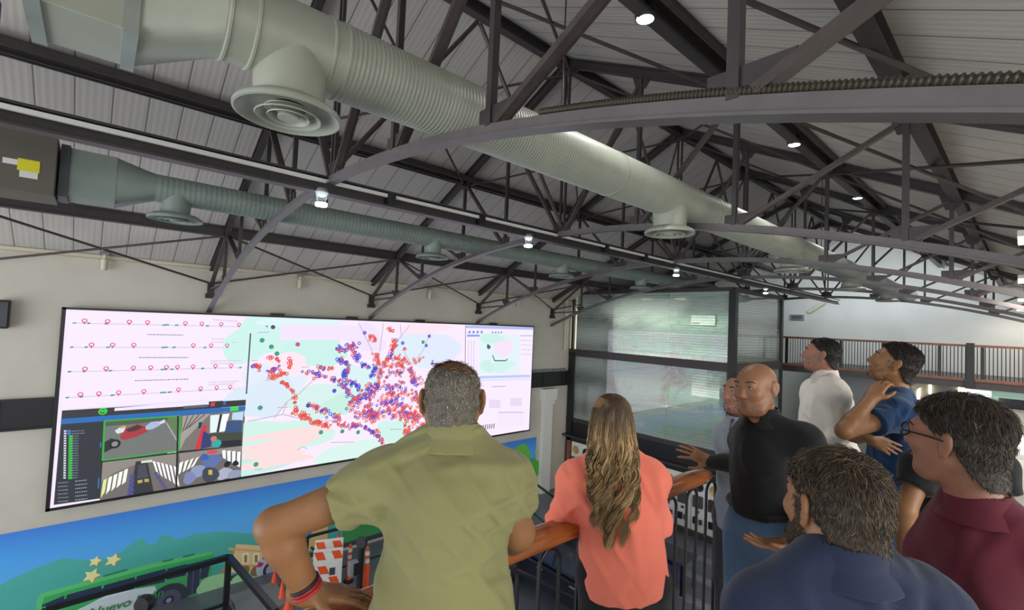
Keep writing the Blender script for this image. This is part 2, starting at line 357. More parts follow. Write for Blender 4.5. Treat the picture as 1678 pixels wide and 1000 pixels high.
# rods bracing neighbouring trusses in the roof slopes and under the ridge
bays = [TY[0] - 3.7] + TY
def braces(segs, lab, r=0.022):
    c = np.mean([p for s_ in segs for p in s_], axis=0); t = thing('cross_brace', c, lab, 'brace', 'thin rods bracing the roof trusses')
    for p, q in segs:
        p, q = np.array(p), np.array(q); p, q = p + (q - p) * .012, q - (q - p) * .012
        MB().tube([p, q], r, 8).build('rod', M['steelwarm'], t, smooth=True)
BN = ['before the nearest truss', 'between the first and second trusses', 'between the second and third trusses', 'between the third and fourth trusses', 'between the fourth and fifth trusses', 'between the two farthest trusses']
for b in range(6):
    y0, y1 = bays[b], bays[b + 1]
    for (o0, o1, pan) in ((-6.9, -5.5, 'beside the screen wall'), (-2.8, -0.05, 'high on the left slope'), (0.05, 2.8, 'high on the right slope'), (2.8, 5.55, 'low on the right slope')):
        def zz(o_): return roof_z(RX + o_) - (0.24 if o_ > -6 else 0.45)
        if b == 0 and o0 > -6: continue
        braces([((RX + o0, y0, zz(o0)), (RX + o1, y1, zz(o1))), ((RX + o1, y0, zz(o1)), (RX + o0, y1, zz(o0)))], 'crossed dark roof rods %s, %s' % (pan, BN[b]))
    if b:
        ym = (y0 + y1) / 2
        braces([((RX, y0, arch_z(RX) + 0.1), (RX, ym, RZ - 0.25)), ((RX, y1, arch_z(RX) + 0.1), (RX, ym, RZ - 0.25))], 'dark struts meeting under the ridge, %s' % BN[b], 0.03)

# ribbed conduit lying on the nearest arch
B = MB(); xs = np.arange(-1.9, 1.2, 0.0045); pts = [(x, TY[0] - 0.012, arch_z(x) + 0.072) for x in xs]
B.tube(pts, [0.0195 + 0.004 * math.sin(2 * PI * x / 0.018) for x in xs], 10)
tag(B.build('flexible_conduit', M['conduit'], None, smooth=True), 'ribbed flexible metal conduit lying on top of the nearest arch', 'conduit')

# ------------------------------------------------------------------ ducts
def diffuser(parent, c, r, neck_r, neck_top, m):
    x, y, z = c
    MB().lathe([(neck_r * 1.06, neck_top - z), (neck_r * 1.0, 0.16 * r / 0.31), (neck_r * 0.96, 0.06)], (x, y, z), n=36).build('branch_neck', m, parent, smooth=True)
    d = MB().lathe([(neck_r * 0.8, 0.075), (r * 0.8, 0.07), (r * 0.97, 0.035), (r, 0.02), (r, 0.0), (r * 0.96, -0.004), (r * 0.9, 0.012), (r * 0.72, 0.05), (neck_r * 0.5, 0.06)], (x, y, z), n=48).build('diffuser', m, parent, smooth=True)
    for f in (0.62, 0.4):
        MB().lathe([(r * f, -0.008), (r * f * 0.97, -0.014), (r * f * 0.72, 0.03), (r * f * 0.74, 0.036)], (x, y, z), n=40, closed_ends=False).build('cone_ring', m, d, smooth=True)
    MB().lathe([(0.001, -0.012), (r * 0.2, -0.016), (r * 0.2, 0.03), (0.001, 0.03)], (x, y, z), n=28).build('centre_disc', m, d, smooth=True)
DX, DZ, DR = -3.0, 1.64, 0.232
t = thing('air_duct', (DX, 8, DZ), 'thick pale grey spiral duct slung across the photo, with wide round vents', 'duct')
MB().span((-3.46, -0.33, 1.37), (-3.0, 0.05, 1.9)).build('square_duct', M['duct'], t, bevel=0.006)
for y in (-0.3, 0.05): MB().span((-3.475, y - 0.03, 1.355), (-2.985, y + 0.03, 1.915)).build('joint_flange', M['galv'], t)
MB().span((-3.46, -0.9, 1.75), (-3.0, -0.33, 2.2)).build('elbow', M['duct'], t, bevel=0.02)
n = 32; sq = []; ci = []
for k in range(n):
    a = 2 * PI * (k + 0.5) / n; c_, s_ = math.cos(a), math.sin(a); q = max(abs(c_), abs(s_))
    sq.append((-3.23 + 0.23 * c_ / q, 0.08, 1.635 + 0.265 * s_ / q)); ci.append((DX + DR * c_, 0.42, DZ + DR * s_))
MB().loft([sq, ci]).build('square_to_round', M['duct'], t, smooth=True)
ys = np.linspace(0.42, 1.06, 8)
MB().tube([(DX, y, DZ) for y in ys], DR, 48).build('plain_section', M['duct'], t, smooth=True)
for y in (0.44, 0.57, 0.98, 1.07):
    MB().tube([(DX, y - 0.012, DZ), (DX, y - 0.006, DZ), (DX, y + 0.006, DZ), (DX, y + 0.012, DZ)], [DR, DR + 0.009, DR + 0.009, DR], 48).build('collar', M['duct'], t, smooth=True)
def spiral(y0, y1, pitch, xc, zc, r, m, parent, amp=0.0035, nn=40):
    ys = []; rs = []
    y = y0
    while y < y1:
        ys += [y, y + pitch * 0.62, y + pitch * 0.74, y + pitch * 0.86]; rs += [r, r, r + amp, r + amp]; y += pitch
    B = MB(); B.tube([(xc, yy, zc) for yy in ys], rs, nn); return B.build('spiral_section', m, parent, smooth=True)
o = spiral(1.08, 11.0, 0.03, DX, DZ, DR, M['duct'], t); o2 = spiral(11.0, 22.0, 0.12, DX, DZ, DR, M['galv'], t, nn=28)
for o in list(t.children):
    if o.name.startswith('spiral'): o.data.set_sharp_from_angle(angle=math.radians(60))
for y in (0.8, 5.23, 9.61, 13.9, 18.2): diffuser(t, (DX, y, 1.19), 0.3, 0.2, 1.6, M['duct'])
for y in (4.0, 6.2, 8.0, 11.0): MB().tube([(DX, y - 0.02, DZ), (DX, y + 0.02, DZ)], [DR + 0.008] * 2, 40).build('collar', M['duct'], t, smooth=True)
for y in (3.2, 7.2, 11.4):
    MB().tube([(DX, y, DZ + DR), (DX, y, roof_z(DX) - 0.02)], 0.008, 6).build('hanger_rod', M['steel'], t)
SX, SZ, SR = -7.6, 1.555, 0.178
t = thing('air_duct', (SX, 8, SZ), 'thinner grey-green round duct running above the video wall', 'duct')
MB().span((SX - 0.24, -0.32, 1.24), (SX + 0.2, 0.1, 1.8)).build('square_duct', M['duct2'], t, bevel=0.006)
MB().span((SX - 0.26, -0.4, 1.22), (SX + 0.22, -0.32, 1.82)).build('joint_flange', M['dgrey'], t)
n = 32; sq = []; ci = []
for k in range(n):
    a = 2 * PI * (k + 0.5) / n; c_, s_ = math.cos(a), math.sin(a); q = max(abs(c_), abs(s_))
    sq.append((SX - 0.02 + 0.22 * c_ / q, 0.1, 1.52 + 0.28 * s_ / q)); ci.append((SX + SR * c_, 0.48, SZ + SR * s_))
MB().loft([sq, ci]).build('square_to_round', M['duct2'], t, smooth=True)
spiral(0.48, 16.0, 0.06, SX, SZ, SR, M['duct2'], t, 0.002, 28)
for y in (0.72, 4.7, 8.34, 11.75): diffuser(t, (SX, y, 1.17), 0.31, 0.16, 1.5, M['duct2'])
for y in (1.6, 5.2, 5.9): MB().box((SX + SR + 0.004, y, SZ + 0.02), (0.012, 0.5, 0.012)).build('foil_strip', M['tape'], t)
t = thing('air_handler', (SX, -1.5, 1.5), 'brown-grey air handling unit with stickers at the left end of the thin duct', 'air unit')
MB().span((SX - 0.4, -2.6, 1.2), (SX + 0.3, -0.42, 1.86)).build('casing', M['acbox'], t, bevel=0.01)
MB().span((SX + 0.3, -0.72, 1.42), (SX + 0.304, -0.55, 1.55)).build('yellow_sticker', M['yellow'], t)
MB().span((SX + 0.3, -0.83, 1.47), (SX + 0.303, -0.7, 1.53)).span((SX + 0.3, -0.7, 1.35), (SX + 0.303, -0.56, 1.42)).build('white_sticker', M['paper'], t)
p = onX(4, 30, -3.3)
tag(MB().box(p + V3(0, -0.12, 0.05), (0.3, 0.2, 0.2)).build('blue_bag', M['blue'], None, bevel=0.04), 'scrap of blue film showing behind the big duct at the top left corner', 'film')

# ------------------------------------------------------------------ lamps
def lampdisc(name, c, r, lab, group, hang, power, m='lamp'):
    t = thing(name, c, lab, 'lamp', group); c = np.array(c, float)
    MB().lathe([(r * 1.15, 0.0), (r * 1.2, 0.05), (r * 0.9, 0.12), (r * 0.3, 0.15)], c, n=20).build('housing', M['black'], t, smooth=True)
    MB().lathe([(0.001, -0.012), (r * 0.8, -0.008), (r, 0.0), (0.001, 0.002)], c, n=20).build('lens', M[m], t, smooth=True)
    MB().tube([c + (0, 0, 0.14), c + (0, 0, 0.14 + hang)], 0.012, 6).build('stem', M['black'], t)
    l = bpy.data.lights.new('lamp_light', 'SPOT'); l.energy = power; l.spot_size = 2.4; l.spot_blend = 0.8; l.shadow_soft_size = r
    lo = bpy.data.objects.new('lamp_light', l); COL.objects.link(lo); lo.parent = t; lo.location = (0, 0, -0.03)
    return t
nm = ['first', 'second', 'third', 'fourth', 'fifth']
for i, y in enumerate((3.62, 7.65, 11.43, 15.4, 19.2)):
    lampdisc('spotlight', (-2.38, y, 2.86), 0.085, '%s bright spotlight from the camera under the right roof slope' % nm[i], 'bright spotlights under the roof', 0.06, 120)
for i, y in enumerate((1.8, 4.96, 9.46, 14.6)):
    c = V3(-5.22, y - 0.02, 1.2)
    t = thing('glass_downlight', c, '%s glass cylinder downlight from the left under the long tie beam' % nm[i], 'lamp', 'glass downlights on the tie beam')
    MB().lathe([(0.068, 0.0), (0.068, 0.15)], c, n=24, closed_ends=False).build('glass_shade', M['clear'], t, smooth=True)
    MB().lathe([(0.001, -0.01), (0.06, -0.004), (0.062, 0.03), (0.001, 0.034)], c, n=20).build('bulb', M['lamp'], t, smooth=True)
    MB().lathe([(0.03, 0.1), (0.072, 0.15), (0.05, 0.19)], c, n=20).build('cap', M['grey'], t, smooth=True)
for i, (y, z, x) in enumerate(((7.8, 1.2, -0.05), (12.7, 1.2, -0.12), (18.0, 1.2, -0.2), (22.9, 1.2, -0.3))):
    t = thing('warm_fixture', (x, y, z), '%s warm box lamp from the top at the right edge of the photo' % nm[i], 'lamp', 'warm lamps at the right edge')
    MB().span((x - 0.07, y - 0.1, z + 0.03), (x + 0.3, y + 0.1, z + 0.1)).build('housing', M['white'], t)
    MB().span((x - 0.065, y - 0.095, z - 0.04), (x + 0.29, y + 0.095, z + 0.03)).build('diffuser', M['lampwarm'], t)
    l = bpy.data.lights.new('lamp_light', 'AREA'); l.shape = 'RECTANGLE'; l.size = .34; l.size_y = .18; l.energy = 70 if y < 20 else 25; l.color = (1, .93, .82)
    lo = bpy.data.objects.new('lamp_light', l); COL.objects.link(lo); lo.parent = t; lo.location = (0.1, 0, -0.06)
    MB().tube([(x + 0.1, y, z + 0.1), (x + 0.1, y, roof_z(x + 0.1) - 0.03)], 0.012, 6).build('stem', M['black'], t)
# small fixtures on the side wall
for (px, py), lab in (((172, 420), 'leftmost of the small cylinder sensors on the white wall above the screen'), ((491, 455), 'second small cylinder sensor on the wall, above the middle left of the screen'),
                      ((703, 476), 'small cylinder sensor on the wall under the second truss'), ((848, 490), 'rightmost and farthest small cylinder sensor on the wall')):
    p = onX(px, py, WX + 0.06); t = thing('wall_sensor', p, lab, 'sensor', 'cylinder sensors on the side wall')
    MB().span((WX, p[1] - 0.06, p[2] + 0.02), (WX + 0.16, p[1] + 0.06, p[2] + 0.07)).build('bracket', M['grey'], t)
    MB().lathe([(0.03, 0.02), (0.03, -0.05), (0.055, -0.07), (0.055, -0.26), (0.04, -0.28)], (WX + 0.12, p[1], p[2]), n=16).build('cylinder', M['cream'], t, smooth=True)
p = onX(6, 515, WX + 0.05); t = thing('wall_speaker', p, 'black loudspeaker on the white wall at the left edge of the photo', 'speaker')
MB().box(p + V3(0.06, 0, 0), (0.2, 0.16, 0.5)).build('cabinet', M['black'], t, bevel=0.02); MB().box(p + V3(0.17, 0, 0), (0.02, 0.12, 0.42)).build('grille', M['dgrey'], t)
# ------------------------------------------------------------------ flat printed / displayed graphics: coloured polygons on a wall plane
class Painter:
    def __init__(s, X, gain=1.0): s.gain = gain; s.clip = None; s.X = X; s.v = []; s.f = []; s.c = []; s.k = 0
    def w(s, px, py): q = onX(px, py, s.X); return q[1], q[2]
    def poly(s, pts, col, layer, T=None, world=False):
        if T: pts = [T(*p) for p in pts]
        yz = pts if world else [s.w(*p) for p in pts]
        if s.clip and not isinstance(col, list):
            for ax, lim, sg in ((0, s.clip[0], 1), (0, s.clip[1], -1), (1, s.clip[2], 1), (1, s.clip[3], -1)):
                out = []
                for i in range(len(yz)):
                    a, b = yz[i - 1], yz[i]; da, db = sg * (a[ax] - lim), sg * (b[ax] - lim)
                    if da * db < 0: f = da / (da - db); out.append((a[0] + f * (b[0] - a[0]), a[1] + f * (b[1] - a[1])))
                    if db >= 0: out.append(b)
                yz = out
                if len(yz) < 3: return
        s.k += 1; x = s.X + layer * 0.0008 + s.k * 2e-6
        n = len(s.v); s.v += [(x, float(a), float(b)) for a, b in yz]; s.f.append(tuple(range(n, n + len(yz))))
        cols = col if isinstance(col, list) else [col] * len(yz)
        s.c += [tuple(min(1, x * s.gain) for x in lin(c)) + (1,) for c in cols]
    def rect(s, x0, y0, x1, y1, col, layer, T=None): s.poly([(x0, y0), (x1, y0), (x1, y1), (x0, y1)], col, layer, T)
    def line(s, pts, wd, col, layer, T=None):
        if T: pts = [T(*p) for p in pts]
        q = [np.array(s.w(*p)) for p in pts]
        for a, b in zip(q[:-1], q[1:]):
            d = b - a; L = np.linalg.norm(d)
            if L < 1e-6: continue
            n_ = np.array([-d[1], d[0]]) / L * wd / 2
            s.poly([a - n_, b - n_, b + n_, a + n_], col, layer, world=True)
    def disc(s, px, py, r, col, layer, T=None, n=14, ry=None):
        if T: px, py = T(px, py)
        y, z = s.w(px, py); s.poly([(y + r * math.cos(2 * PI * k / n), z + (ry or r) * math.sin(2 * PI * k / n)) for k in range(n)], col, layer, world=True)
    def ring(s, y, z, r, wd, col, layer, n=10):
        for k in range(n):
            a, b = 2 * PI * k / n, 2 * PI * (k + 1) / n
            s.poly([(y + r * math.cos(a), z + r * math.sin(a)), (y + r * math.cos(b), z + r * math.sin(b)), (y + (r - wd) * math.cos(b), z + (r - wd) * math.sin(b)), (y + (r - wd) * math.cos(a), z + (r - wd) * math.sin(a))], col, layer, world=True)
    def blob(s, px, py, r, col, layer, T=None, n=18, jag=0.3, ry=None):
        if T: px, py = T(px, py)
        y, z = s.w(px, py); ph = [random.uniform(0, 6.28) for _ in range(3)]
        pts = []
        for k in range(n):
            a = 2 * PI * k / n; q = 1 + jag * (math.sin(2 * a + ph[0]) * .5 + math.sin(3 * a + ph[1]) * .35 + math.sin(5 * a + ph[2]) * .2)
            pts.append((y + r * q * math.cos(a), z + (ry or r) * q * math.sin(a)))
        s.poly(pts, col, layer, world=True)
    def build(s, name, m, parent=None):
        me = bpy.data.meshes.new(name); me.from_pydata(s.v, [], s.f)
        at = me.color_attributes.new('paint', 'FLOAT_COLOR', 'CORNER')
        at.data.foreach_set('color', np.array([s.c[l.vertex_index] for l in me.loops], np.float32).ravel())
        return link_mesh(name, me, m, parent)
M['display'] = paint_mat('lit_display', SCREEN_POWER); M['print'] = paint_mat('printed_vinyl')
SCX = -12.0
TL_, TR_, BL_, BR_ = onX(108, 510, SCX), onX(873, 535, SCX), onX(82, 833, SCX), onX(867, 704, SCX)
y0, y1 = (TL_[1] + BL_[1]) / 2, (TR_[1] + BR_[1]) / 2; z1, z0 = (TL_[2] + TR_[2]) / 2, (BL_[2] + BR_[2]) / 2
vw = thing('led_screen', (SCX, (y0 + y1) / 2, z0), 'huge lit screen on the white wall showing a city map dotted with red and blue', 'screen')
MB().span((SCX - 0.045, y0 - 0.03, z0 - 0.03), (SCX - 0.004, y1 + 0.03, z1 + 0.03)).build('cabinet', M['black'], vw)
fr = MB()
for a, b in (((SCX - 0.01, y0 - 0.05, z0 - 0.05), (SCX + 0.02, y1 + 0.05, z0)), ((SCX - 0.01, y0 - 0.05, z1), (SCX + 0.02, y1 + 0.05, z1 + 0.04)), ((SCX - 0.01, y0 - 0.06, z0 - 0.05), (SCX + 0.02, y0, z1 + 0.04)), ((SCX - 0.01, y1, z0 - 0.05), (SCX + 0.02, y1 + 0.03, z1 + 0.04))): fr.span(a, b)
fr.build('bezel', M['black'], vw)
for f in (0.3, 0.45, 0.62, 0.85): MB().span((SCX - 0.04, y0 + f * (y1 - y0) - 0.15, z1 + 0.03), (SCX, y0 + f * (y1 - y0) + 0.15, z1 + 0.1)).build('top_bracket', M['black'], vw)
A1 = lambda x, y: (80 + x / 2.7775, 490 + y / 2.7775)
A2 = lambda x, y: (390 + x / 3.29, 500 + y / 3.29)
P = Painter(SCX); P.clip = (y0, y1, z0, z1)
P.poly([(y0, z0), (y1, z0), (y1, z1), (y0, z1)], 'f2e4fb', 0, world=True)
# route strips at top left
lav = 'f3e6ff'
P.poly([(96, 64), (916, 92), (898, 458), (60, 508)], lav, 1, A1)
strips = [((112, 110), (890, 127), [162, 267, 366, 449, 621, 696, 784, 865]), ((100, 220), (884, 222), [194, 290, 386, 657, 738, 811]), ((90, 332), (878, 313), [164, 260, 384, 463, 535, 585, 656, 758, 829]), ((80, 450), (870, 408), [143, 227, 317, 432, 590, 690, 763, 825])]
def pin(P, x, y, T, col='d8425e'):
    px, py = T(x, y); yy, zz = P.w(px, py)
    P.ring(yy, zz + 0.04, 0.042, 0.016, col, 4, 10)
    P.poly([(yy - 0.022, zz + 0.02), (yy + 0.022, zz + 0.02), (yy, zz - 0.035)], col, 4, world=True)
for k, (a, b, pins) in enumerate(strips):
    P.line([a, b], 0.014, 'c9bfdc', 2, A1)
    for x in pins:
        f = (x - a[0]) / (b[0] - a[0]); pin(P, x, a[1] + f * (b[1] - a[1]) - 2, A1)
    for x, w_ in ((a[0] + 4, 16), (a[0] + 70, 14), (a[0] + 150 + 20 * k, 18), (a[0] + 420 + 7 * k, 30), (a[0] + 470, 16), (a[0] + 610, 14), (b[0] - 6, 12)):
        f = (x - a[0]) / (b[0] - a[0]); yy = a[1] + f * (b[1] - a[1])
        P.poly([(x - w_ / 2, yy - 3), (x + w_ / 2, yy - 5), (x + w_ / 2, yy + 2), (x - w_ / 2, yy + 4)], random.choice(['4fa08c', '3f8f86', '69b3a0', '5a93a8']), 3, A1)
def dashes(P, x0, y0, x1, y1, T, col='8c86a0', h=5, step=9):
    x = x0
    while x < x1:
        w_ = random.uniform(4, step); y = y0 + (y1 - y0) * (x - x0) / (x1 - x0)
        P.rect(x, y - h / 2, min(x + w_, x1), y + h / 2, col, 3, T); x += w_ + 3
for a in ((450, 162, 612, 165), (410, 267, 636, 267), (392, 372, 636, 365)): dashes(P, *a, A1)
for a in ((740, 182, 815, 184), (860, 184, 885, 184), (740, 196, 855, 198), (735, 283, 875, 280), (735, 294, 850, 293), (728, 380, 868, 374), (728, 391, 845, 386), (748, 95, 860, 102)): dashes(P, *a, A1, 'cfc6e0', 6)
P.line([(918, 158), (899, 432)], 0.03, '38343f', 3, A1)
P.poly([(80, 500), (730, 458), (732, 470), (300, 497)], 'e9dcf4', 2, A1)
# camera client window at bottom left
P.poly([(60, 508), (897, 457), (874, 820), (22, 938)], '272b33', 2, A1)
P.poly([(60, 512), (897, 459), (895, 486), (57, 548)], '2e2f35', 3, A1)
P.poly([(300, 497), (728, 462), (728, 482), (298, 510)], 'efe4f8', 4, A1)
P.poly([(58, 546), (895, 487), (894, 508), (56, 571)], '1e68b5', 4, A1)
P.poly([(826, 492), (864, 489), (863, 508), (825, 511)], '3bd24a', 5, A1)
P.poly([(612, 488), (722, 480), (722, 492), (612, 500)], '5a5d66', 4, A1); P.poly([(738, 472), (757, 470), (755, 488), (736, 490)], 'd23a3e', 5, A1); P.poly([(794, 468), (806, 467), (805, 482), (793, 483)], '2d65b8', 5, A1)
px, py = A1(246, 512); yy, zz = P.w(px, py); P.ring(yy, zz, 0.07, 0.025, '33d23a', 5, 8); P.rect(236, 506, 258, 516, '33d23a', 5, A1)
for i in range(20):
    y = 602 + i * 11.2; x = 75 - i * 0.15
    P.rect(x - 6, y - 4, x + 5, y + 3, 'd9dbe4', 4, A1); 
    if i < 2: P.rect(x + 8, y - 5, x + 26, y + 4, '3b7ad8', 4, A1)
    else: P.rect(x + 16, y - 4, x + 34, y + 5, '35c046', 4, A1)
    dashes(P, x + 30 + (6 if i > 1 else 0), y, x + (88 if i < 2 else 62), y - 2, A1, '7d88a4', 4, 7)
for i in range(6):
    dashes(P, 42, 838 + i * 17, 88, 834 + i * 17, A1, '8b93a8', 4, 7); dashes(P, 120, 830 + i * 17, 174, 824 + i * 17, A1, '9fa6ba', 4, 7)
P.rect(233, 652, 239, 676, '2f72c8', 4, A1); P.poly([(225, 815), (231, 814), (228, 862), (222, 863)], '2f72c8', 4, A1)
# feed 1: street with parked cars
P.poly([(254, 556), (600, 532), (592, 690), (245, 736)], '6f7472', 4, A1)
P.poly([(256, 556), (600, 532), (598, 548), (420, 566), (255, 580)], '4d5a44', 5, A1)
P.poly([(540, 537), (600, 532), (596, 640), (545, 570)], '5f7a52', 6, A1); P.poly([(530, 560), (541, 568), (593, 655), (592, 668)], 'a9a79c', 6, A1)
def car(P, T, pts, col):
    P.poly(pts, col, 7, T)
car(P, A1, [(326, 620), (350, 590), (405, 568), (440, 580), (452, 602), (400, 628), (345, 642), (326, 638)], 'a8323a'); car(P, A1, [(352, 594), (404, 573), (430, 584), (396, 600), (360, 606)], '3d2c34')
car(P, A1, [(300, 600), (325, 584), (352, 580), (340, 606), (312, 614)], 'd9dce6'); car(P, A1, [(318, 584), (345, 576), (352, 584), (330, 590)], 'd8a23a')
car(P, A1, [(440, 580), (465, 560), (500, 556), (505, 576), (470, 594), (442, 596)], 'aab8d8'); car(P, A1, [(500, 560), (528, 548), (530, 562), (505, 572)], 'ccd4e0')
P.poly([(252, 652), (285, 634), (318, 646), (320, 672), (290, 680), (252, 700)], '25262c', 7, A1); P.disc(300, 660, 0.09, '15151a', 8, A1); P.disc(300, 660, 0.05, '8a8a90', 9, A1)
for a, b in (((254, 556), (600, 532)), ((600, 532), (592, 690)), ((592, 690), (245, 736)), ((245, 736), (254, 556))): P.line([a, b], 0.03, '2fa83c', 9, A1)
dashes(P, 262, 712, 390, 700, A1, '9fa5a0', 3, 10); dashes(P, 540, 702, 580, 697, A1, 'dfe6df', 5, 8)
# feed 2: driver's cab
P.poly([(602, 532), (890, 508), (881, 668), (594, 692)], '77706c', 4, A1)
P.poly([(602, 532), (735, 522), (620, 640), (597, 690)], 'a39a94', 5, A1)
for k in range(5): P.line([(606 + 26 * k, 533 - 2 * k), (600 + 9 * k, 610 - 6 * k)], 0.02, '55504e', 6, A1)
P.poly([(735, 530), (780, 526), (764, 606), (733, 610)], 'dff2f0', 6, A1); P.poly([(788, 525), (822, 522), (800, 602), (775, 606)], 'f2fbff', 6, A1); P.poly([(778, 526), (790, 525), (772, 607), (762, 608)], '24242a', 7, A1)
P.poly([(836, 518), (886, 512), (882, 552), (832, 550)], 'bcd8ea', 6, A1); P.poly([(810, 556), (880, 552), (878, 606), (800, 612)], '35507c', 6, A1)
P.poly([(730, 612), (880, 604), (878, 664), (762, 672)], '3c4336', 6, A1); P.poly([(760, 650), (876, 640), (874, 668), (770, 674)], '1c2028', 7, A1)
P.poly([(690, 600), (706, 572), (722, 578), (706, 640), (684, 684), (664, 686)], 'd32c40', 7, A1); P.poly([(702, 600), (740, 622), (738, 672), (690, 684)], '2d3a70', 8, A1); P.poly([(682, 562), (698, 560), (692, 586), (680, 590)], '1d2c5a', 8, A1); P.disc(764, 658, 0.09, '2aa7a8', 9, A1); P.disc(750, 636, 0.06, 'c07a5a', 9, A1)
# feeds 3 and 4: bus saloons
P.poly([(245, 744), (588, 700), (582, 858), (232, 916)], '6d6866', 4, A1)
P.poly([(245, 744), (588, 700), (586, 760), (430, 740), (300, 790), (240, 830)], '8e8780', 5, A1)
for k in range(5):
    x0_ = 248 + k * 24; P.poly([(x0_, 826 - k * 12), (x0_ + 17, 816 - k * 11), (x0_ + 6, 880 - k * 12), (x0_ - 12, 906 - k * 15)], 'f4f6ea' if k else 'dfe79a', 6, A1)
for k in range(6):
    x0_ = 472 + k * 19; P.poly([(x0_, 738 + k * 4), (x0_ + 12, 740 + k * 5), (x0_ + 28, 800 + k * 11), (x0_ + 18, 790 + k * 11)], 'fbfbff', 6, A1)
P.poly([(396, 740), (448, 734), (478, 882), (366, 898)], '2c2e36', 6, A1); P.poly([(408, 756), (440, 752), (452, 812), (402, 818)], '43464e', 7, A1); P.poly([(420, 738), (470, 731), (470, 742), (420, 748)], 'cfe0c4', 7, A1)
for k in range(5): P.poly([(372 - k * 3, 800 + k * 20), (390 - k * 2, 796 + k * 20), (388, 814 + k * 20), (366 - k * 3, 818 + k * 20)], '4a4a86', 7, A1); P.poly([(478 + k * 10, 790 + k * 16), (494 + k * 10, 786 + k * 16), (500 + k * 10, 802 + k * 16), (482 + k * 10, 806 + k * 16)], '57507e', 7, A1)
P.poly([(404, 826), (426, 822), (426, 836), (404, 840)], 'b9a25a', 8, A1); P.poly([(434, 820), (454, 818), (456, 832), (436, 834)], 'b9a25a', 8, A1)
P.poly([(590, 698), (880, 666), (874, 812), (584, 858)], '6a6461', 4, A1)
P.poly([(590, 698), (880, 666), (879, 690), (700, 720), (600, 752)], '8d8680', 5, A1)
for k in range(4): P.poly([(594 + k * 26, 748 - k * 8), (612 + k * 24, 738 - k * 7), (600 + k * 20, 790 - k * 10), (590 + k * 18, 800 - k * 10)], 'f6f8f2', 6, A1); P.poly([(788 + k * 23, 690 + k * 2), (804 + k * 23, 688 + k * 2), (806 + k * 21, 730 + k * 12), (792 + k * 21, 724 + k * 12)], 'f4f6fb', 6, A1)
for cx_, cy_, r_, c_ in ((740, 740, 0.3, '5a6ea8'), (680, 785, 0.26, '8d97bd'), (640, 815, 0.22, '7a84b0'), (800, 795, 0.26, 'a8adc4'), (845, 800, 0.22, '9098b4'), (735, 800, 0.3, '39404e'), (812, 752, 0.12, '17181c'), (850, 748, 0.11, '17181c'), (708, 720, 0.14, '3d5aa8')): P.blob(cx_, cy_, r_ * 0.55, c_, 7, A1, jag=0.2)
P.poly([(720, 690), (766, 684), (764, 702), (722, 706)], 'd24a4a', 8, A1); P.rect(726, 778, 744, 800, 'c9a95e', 8, A1)
P.line([(588, 532), (580, 858)], 0.03, '1c1d22', 9, A1); P.line([(236, 742), (880, 666)], 0.025, '1c1d22', 9, A1)
# city map
P.poly([(42, 72), (1224, 110), (1216, 715), (0, 940)], 'f4e6f8', 1, A2)
for x, y, r, ry, c in ((120, 180, .75, .5, 'c9efe8'), (420, 240, .9, .38, 'c6eee6'), (200, 420, .6, .55, 'dfe8f6'), (130, 500, .7, .5, 'd8e6f4'), (480, 510, .9, .5, 'd3ece9'), (540, 540, .5, .24, 'c4eadd'), (200, 720, 1.1, .5, 'cdeee4'), (120, 860, .6, .25, 'c3eae2'), (600, 800, .9, .3, 'd6f0ea'), (840, 680, .45, .4, 'cdeee6'), (660, 400, .5, .45, 'd5edf0'), (960, 250, .8, .5, 'dbe8f6'), (1100, 230, .7, .45, 'dde6f8'), (330, 90, .9, .12, 'd8f0f2'), (1010, 120, .8, .2, 'f8e0ee'), (700, 180, .5, .35, 'ecdff6'), (280, 320, .5, .25, 'fbe3ee'), (760, 560, .6, .4, 'f3e0f4')):
    P.blob(x, y, r, c, 2, A2, 22, 0.35, ry)
for x, y, r, ry in ((300, 690, .9, .12), (230, 750, .9, .13), (190, 800, .8, .11), (200, 845, .8, .12)): P.blob(x, y, r, 'f8dada', 3, A2, 20, 0.3, ry)
for pts in ([(50, 628), (190, 600), (240, 590), (400, 626), (560, 622)], [(195, 610), (265, 520), (330, 478), (420, 390), (470, 380)], [(240, 590), (265, 520)], [(650, 96), (715, 230), (765, 370)], [(784, 100), (762, 260), (757, 400)], [(925, 110), (870, 180), (800, 310)], [(875, 105), (880, 180)], [(940, 320), (1000, 240), (1030, 160)], [(890, 240), (940, 330)]): P.line(pts, 0.02, 'b9b4c8', 4, A2)
P.poly([(235, 100), (650, 112), (650, 188), (220, 192)], 'efe0f6', 5, A2)
for y in (130, 160, 185): dashes(P, 255, y - 4, 640, y + 4, A2, 'cfc3da', 4, 16)
def marks(pts, n, pr, jit, rmin=0.032, rmax=0.05):
    L = [math.dist(a, b) for a, b in zip(pts[:-1], pts[1:])]; tot = sum(L)
    for _ in range(int(n * 1.7)):
        t_ = random.uniform(0, tot); i = 0
        while i < len(L) - 1 and t_ > L[i]: t_ -= L[i]; i += 1
        f = t_ / max(L[i], 1e-6); x = pts[i][0] + f * (pts[i + 1][0] - pts[i][0]) + random.gauss(0, jit); y = pts[i][1] + f * (pts[i + 1][1] - pts[i][1]) + random.gauss(0, jit)
        yy, zz = P.w(*A2(x, y)); red = random.random() < pr
        P.ring(yy, zz, random.uniform(rmin, rmax), 0.022, random.choice(['e0463c', 'd94a4a', 'e8604e']) if red else random.choice(['4a3fd0', '5b4ac8', '3f46b8']), 6, 8)
